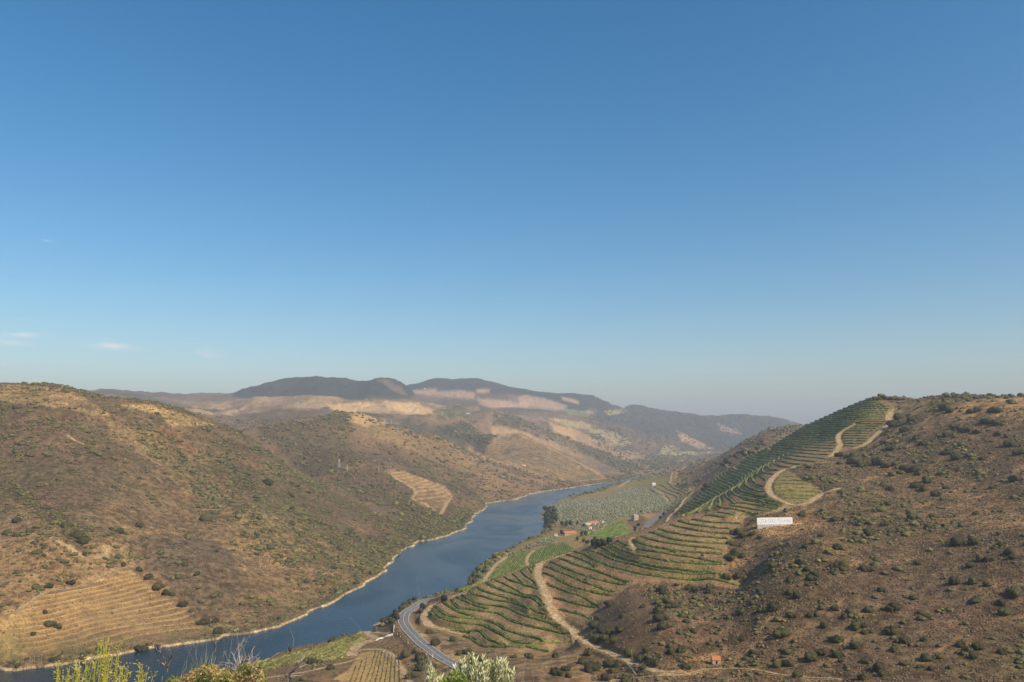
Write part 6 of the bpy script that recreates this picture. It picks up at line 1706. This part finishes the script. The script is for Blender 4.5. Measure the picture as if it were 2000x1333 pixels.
mound('leafy_bush', 'low green tuft at the left foot of the brow bush', [(300, 1345), (345, 1326), (372, 1330), (390, 1345)], 5.5, 900, [(.12, .16, .05), (.2, .21, .06), (.16, .18, .05)])
mound('leafy_bush', 'small bright green tuft below the silver leaved bush', [(855, 1340), (875, 1325), (895, 1322), (915, 1340)], 5.0, 700, [(.15, .22, .04), (.2, .26, .05), (.12, .17, .04)])
# silver leaved bush: upright sprays of pale leaves
b = gp(920, 5.0); lf_, st = [], []
for (u, vt, n_) in [(906, 1288, 8), (900, 1300, 5), (922, 1279, 9), (917, 1293, 6), (929, 1292, 6), (945, 1285, 7), (952, 1296, 6), (972, 1290, 6), (980, 1294, 7), (963, 1298, 6), (988, 1300, 6), (998, 1316, 4), (1001, 1311, 3), (838, 1306, 4), (848, 1311, 5), (858, 1322, 4), (836, 1322, 3),
                    (890, 1306, 6), (885, 1318, 5), (935, 1302, 6), (910, 1308, 6), (925, 1310, 6), (945, 1314, 6), (960, 1312, 6), (975, 1314, 6), (990, 1322, 5), (900, 1322, 6), (878, 1330, 4), (930, 1324, 6), (950, 1328, 5), (970, 1328, 5), (915, 1332, 5), (865, 1334, 4)]:
    for q in range(2):
        y = 5.0 + frng.normal(0, .10); ub = 920 + (u - 920) * .55; p0 = gp(ub, 5.0); p1 = up(u + frng.normal(0, 3) * q, vt + q * frng.uniform(4, 12), y)
        k_ = 8; pts_ = [p0 + (p1 - p0) * t + np.array([.02 * math.sin(t * 3) * np.sign(u - 920), 0, 0]) for t in np.linspace(0, 1, k_)]
        s_ = tube(pts_, np.linspace(.006, .002, k_), 4); st.append((*s_, np.tile([.30, .27, .18], (len(s_[0]), 1))))
        Ls = np.linalg.norm(p1 - p0); ax = (p1 - p0) / Ls
        for j in range(70):
            back = frng.random() ** 1.3 * min(Ls, .26); p_ = p1 - ax * back + frng.normal(0, .003, 3)
            a = frng.uniform(0, 6.28); out_ = np.cross(ax, np.array([math.cos(a), math.sin(a), .1])); out_ /= np.linalg.norm(out_)
            d = ax * frng.uniform(.75, 1.5) + out_ * frng.uniform(.35, .8)
            c_ = np.array(random.choice([(.78, .75, .42), (.68, .66, .36), (.55, .55, .28), (.82, .80, .52), (.38, .39, .18)]))
            lf_.append(leafq(p_, d, frng.uniform(.026, .046), frng.uniform(.0038, .0062), c_))
plant('silver_leaved_bush', 'pale silver leaved bush with upright sprays at bottom centre', 'bush', b, [('stem', st, M_FOL), ('leaves', lf_, M_FOL)])
# make every label single out one thing: what still shares one is told apart left to right
from collections import defaultdict
byl = defaultdict(list)
for o in bpy.data.objects:
    if o.parent is None and o.get('category') and o.get('kind') is None: byl[o['label']].append(o)
WORDS = ['leftmost', 'second', 'third', 'fourth', 'fifth', 'sixth', 'seventh', 'eighth', 'ninth', 'tenth', 'eleventh', 'twelfth', 'thirteenth', 'fourteenth', 'fifteenth', 'sixteenth', 'seventeenth', 'eighteenth', 'nineteenth', 'twentieth']
W9 = ['first'] + WORDS[1:9]
for ty_, th_ in (('twenty', 'thirtieth'), ('thirty', 'fortieth'), ('forty', 'fiftieth'), ('fifty', 'sixtieth'), ('sixty', 'seventieth')): WORDS += [ty_ + '-' + w for w in W9] + [th_]
for lab, os_ in byl.items():
    if len(os_) < 2: continue
    os_.sort(key=lambda o: o.location.x / max(o.location.y, 1))
    for k, o in enumerate(os_):
        tail = f', {WORDS[min(k, len(WORDS) - 1)]}' + (' from left' if k else '')
        w = lab.split()
        if len(w) + len(tail.split()) > 16: w = w[:16 - len(tail.split())]
        o['label'] = ' '.join(w) + tail
print('done')
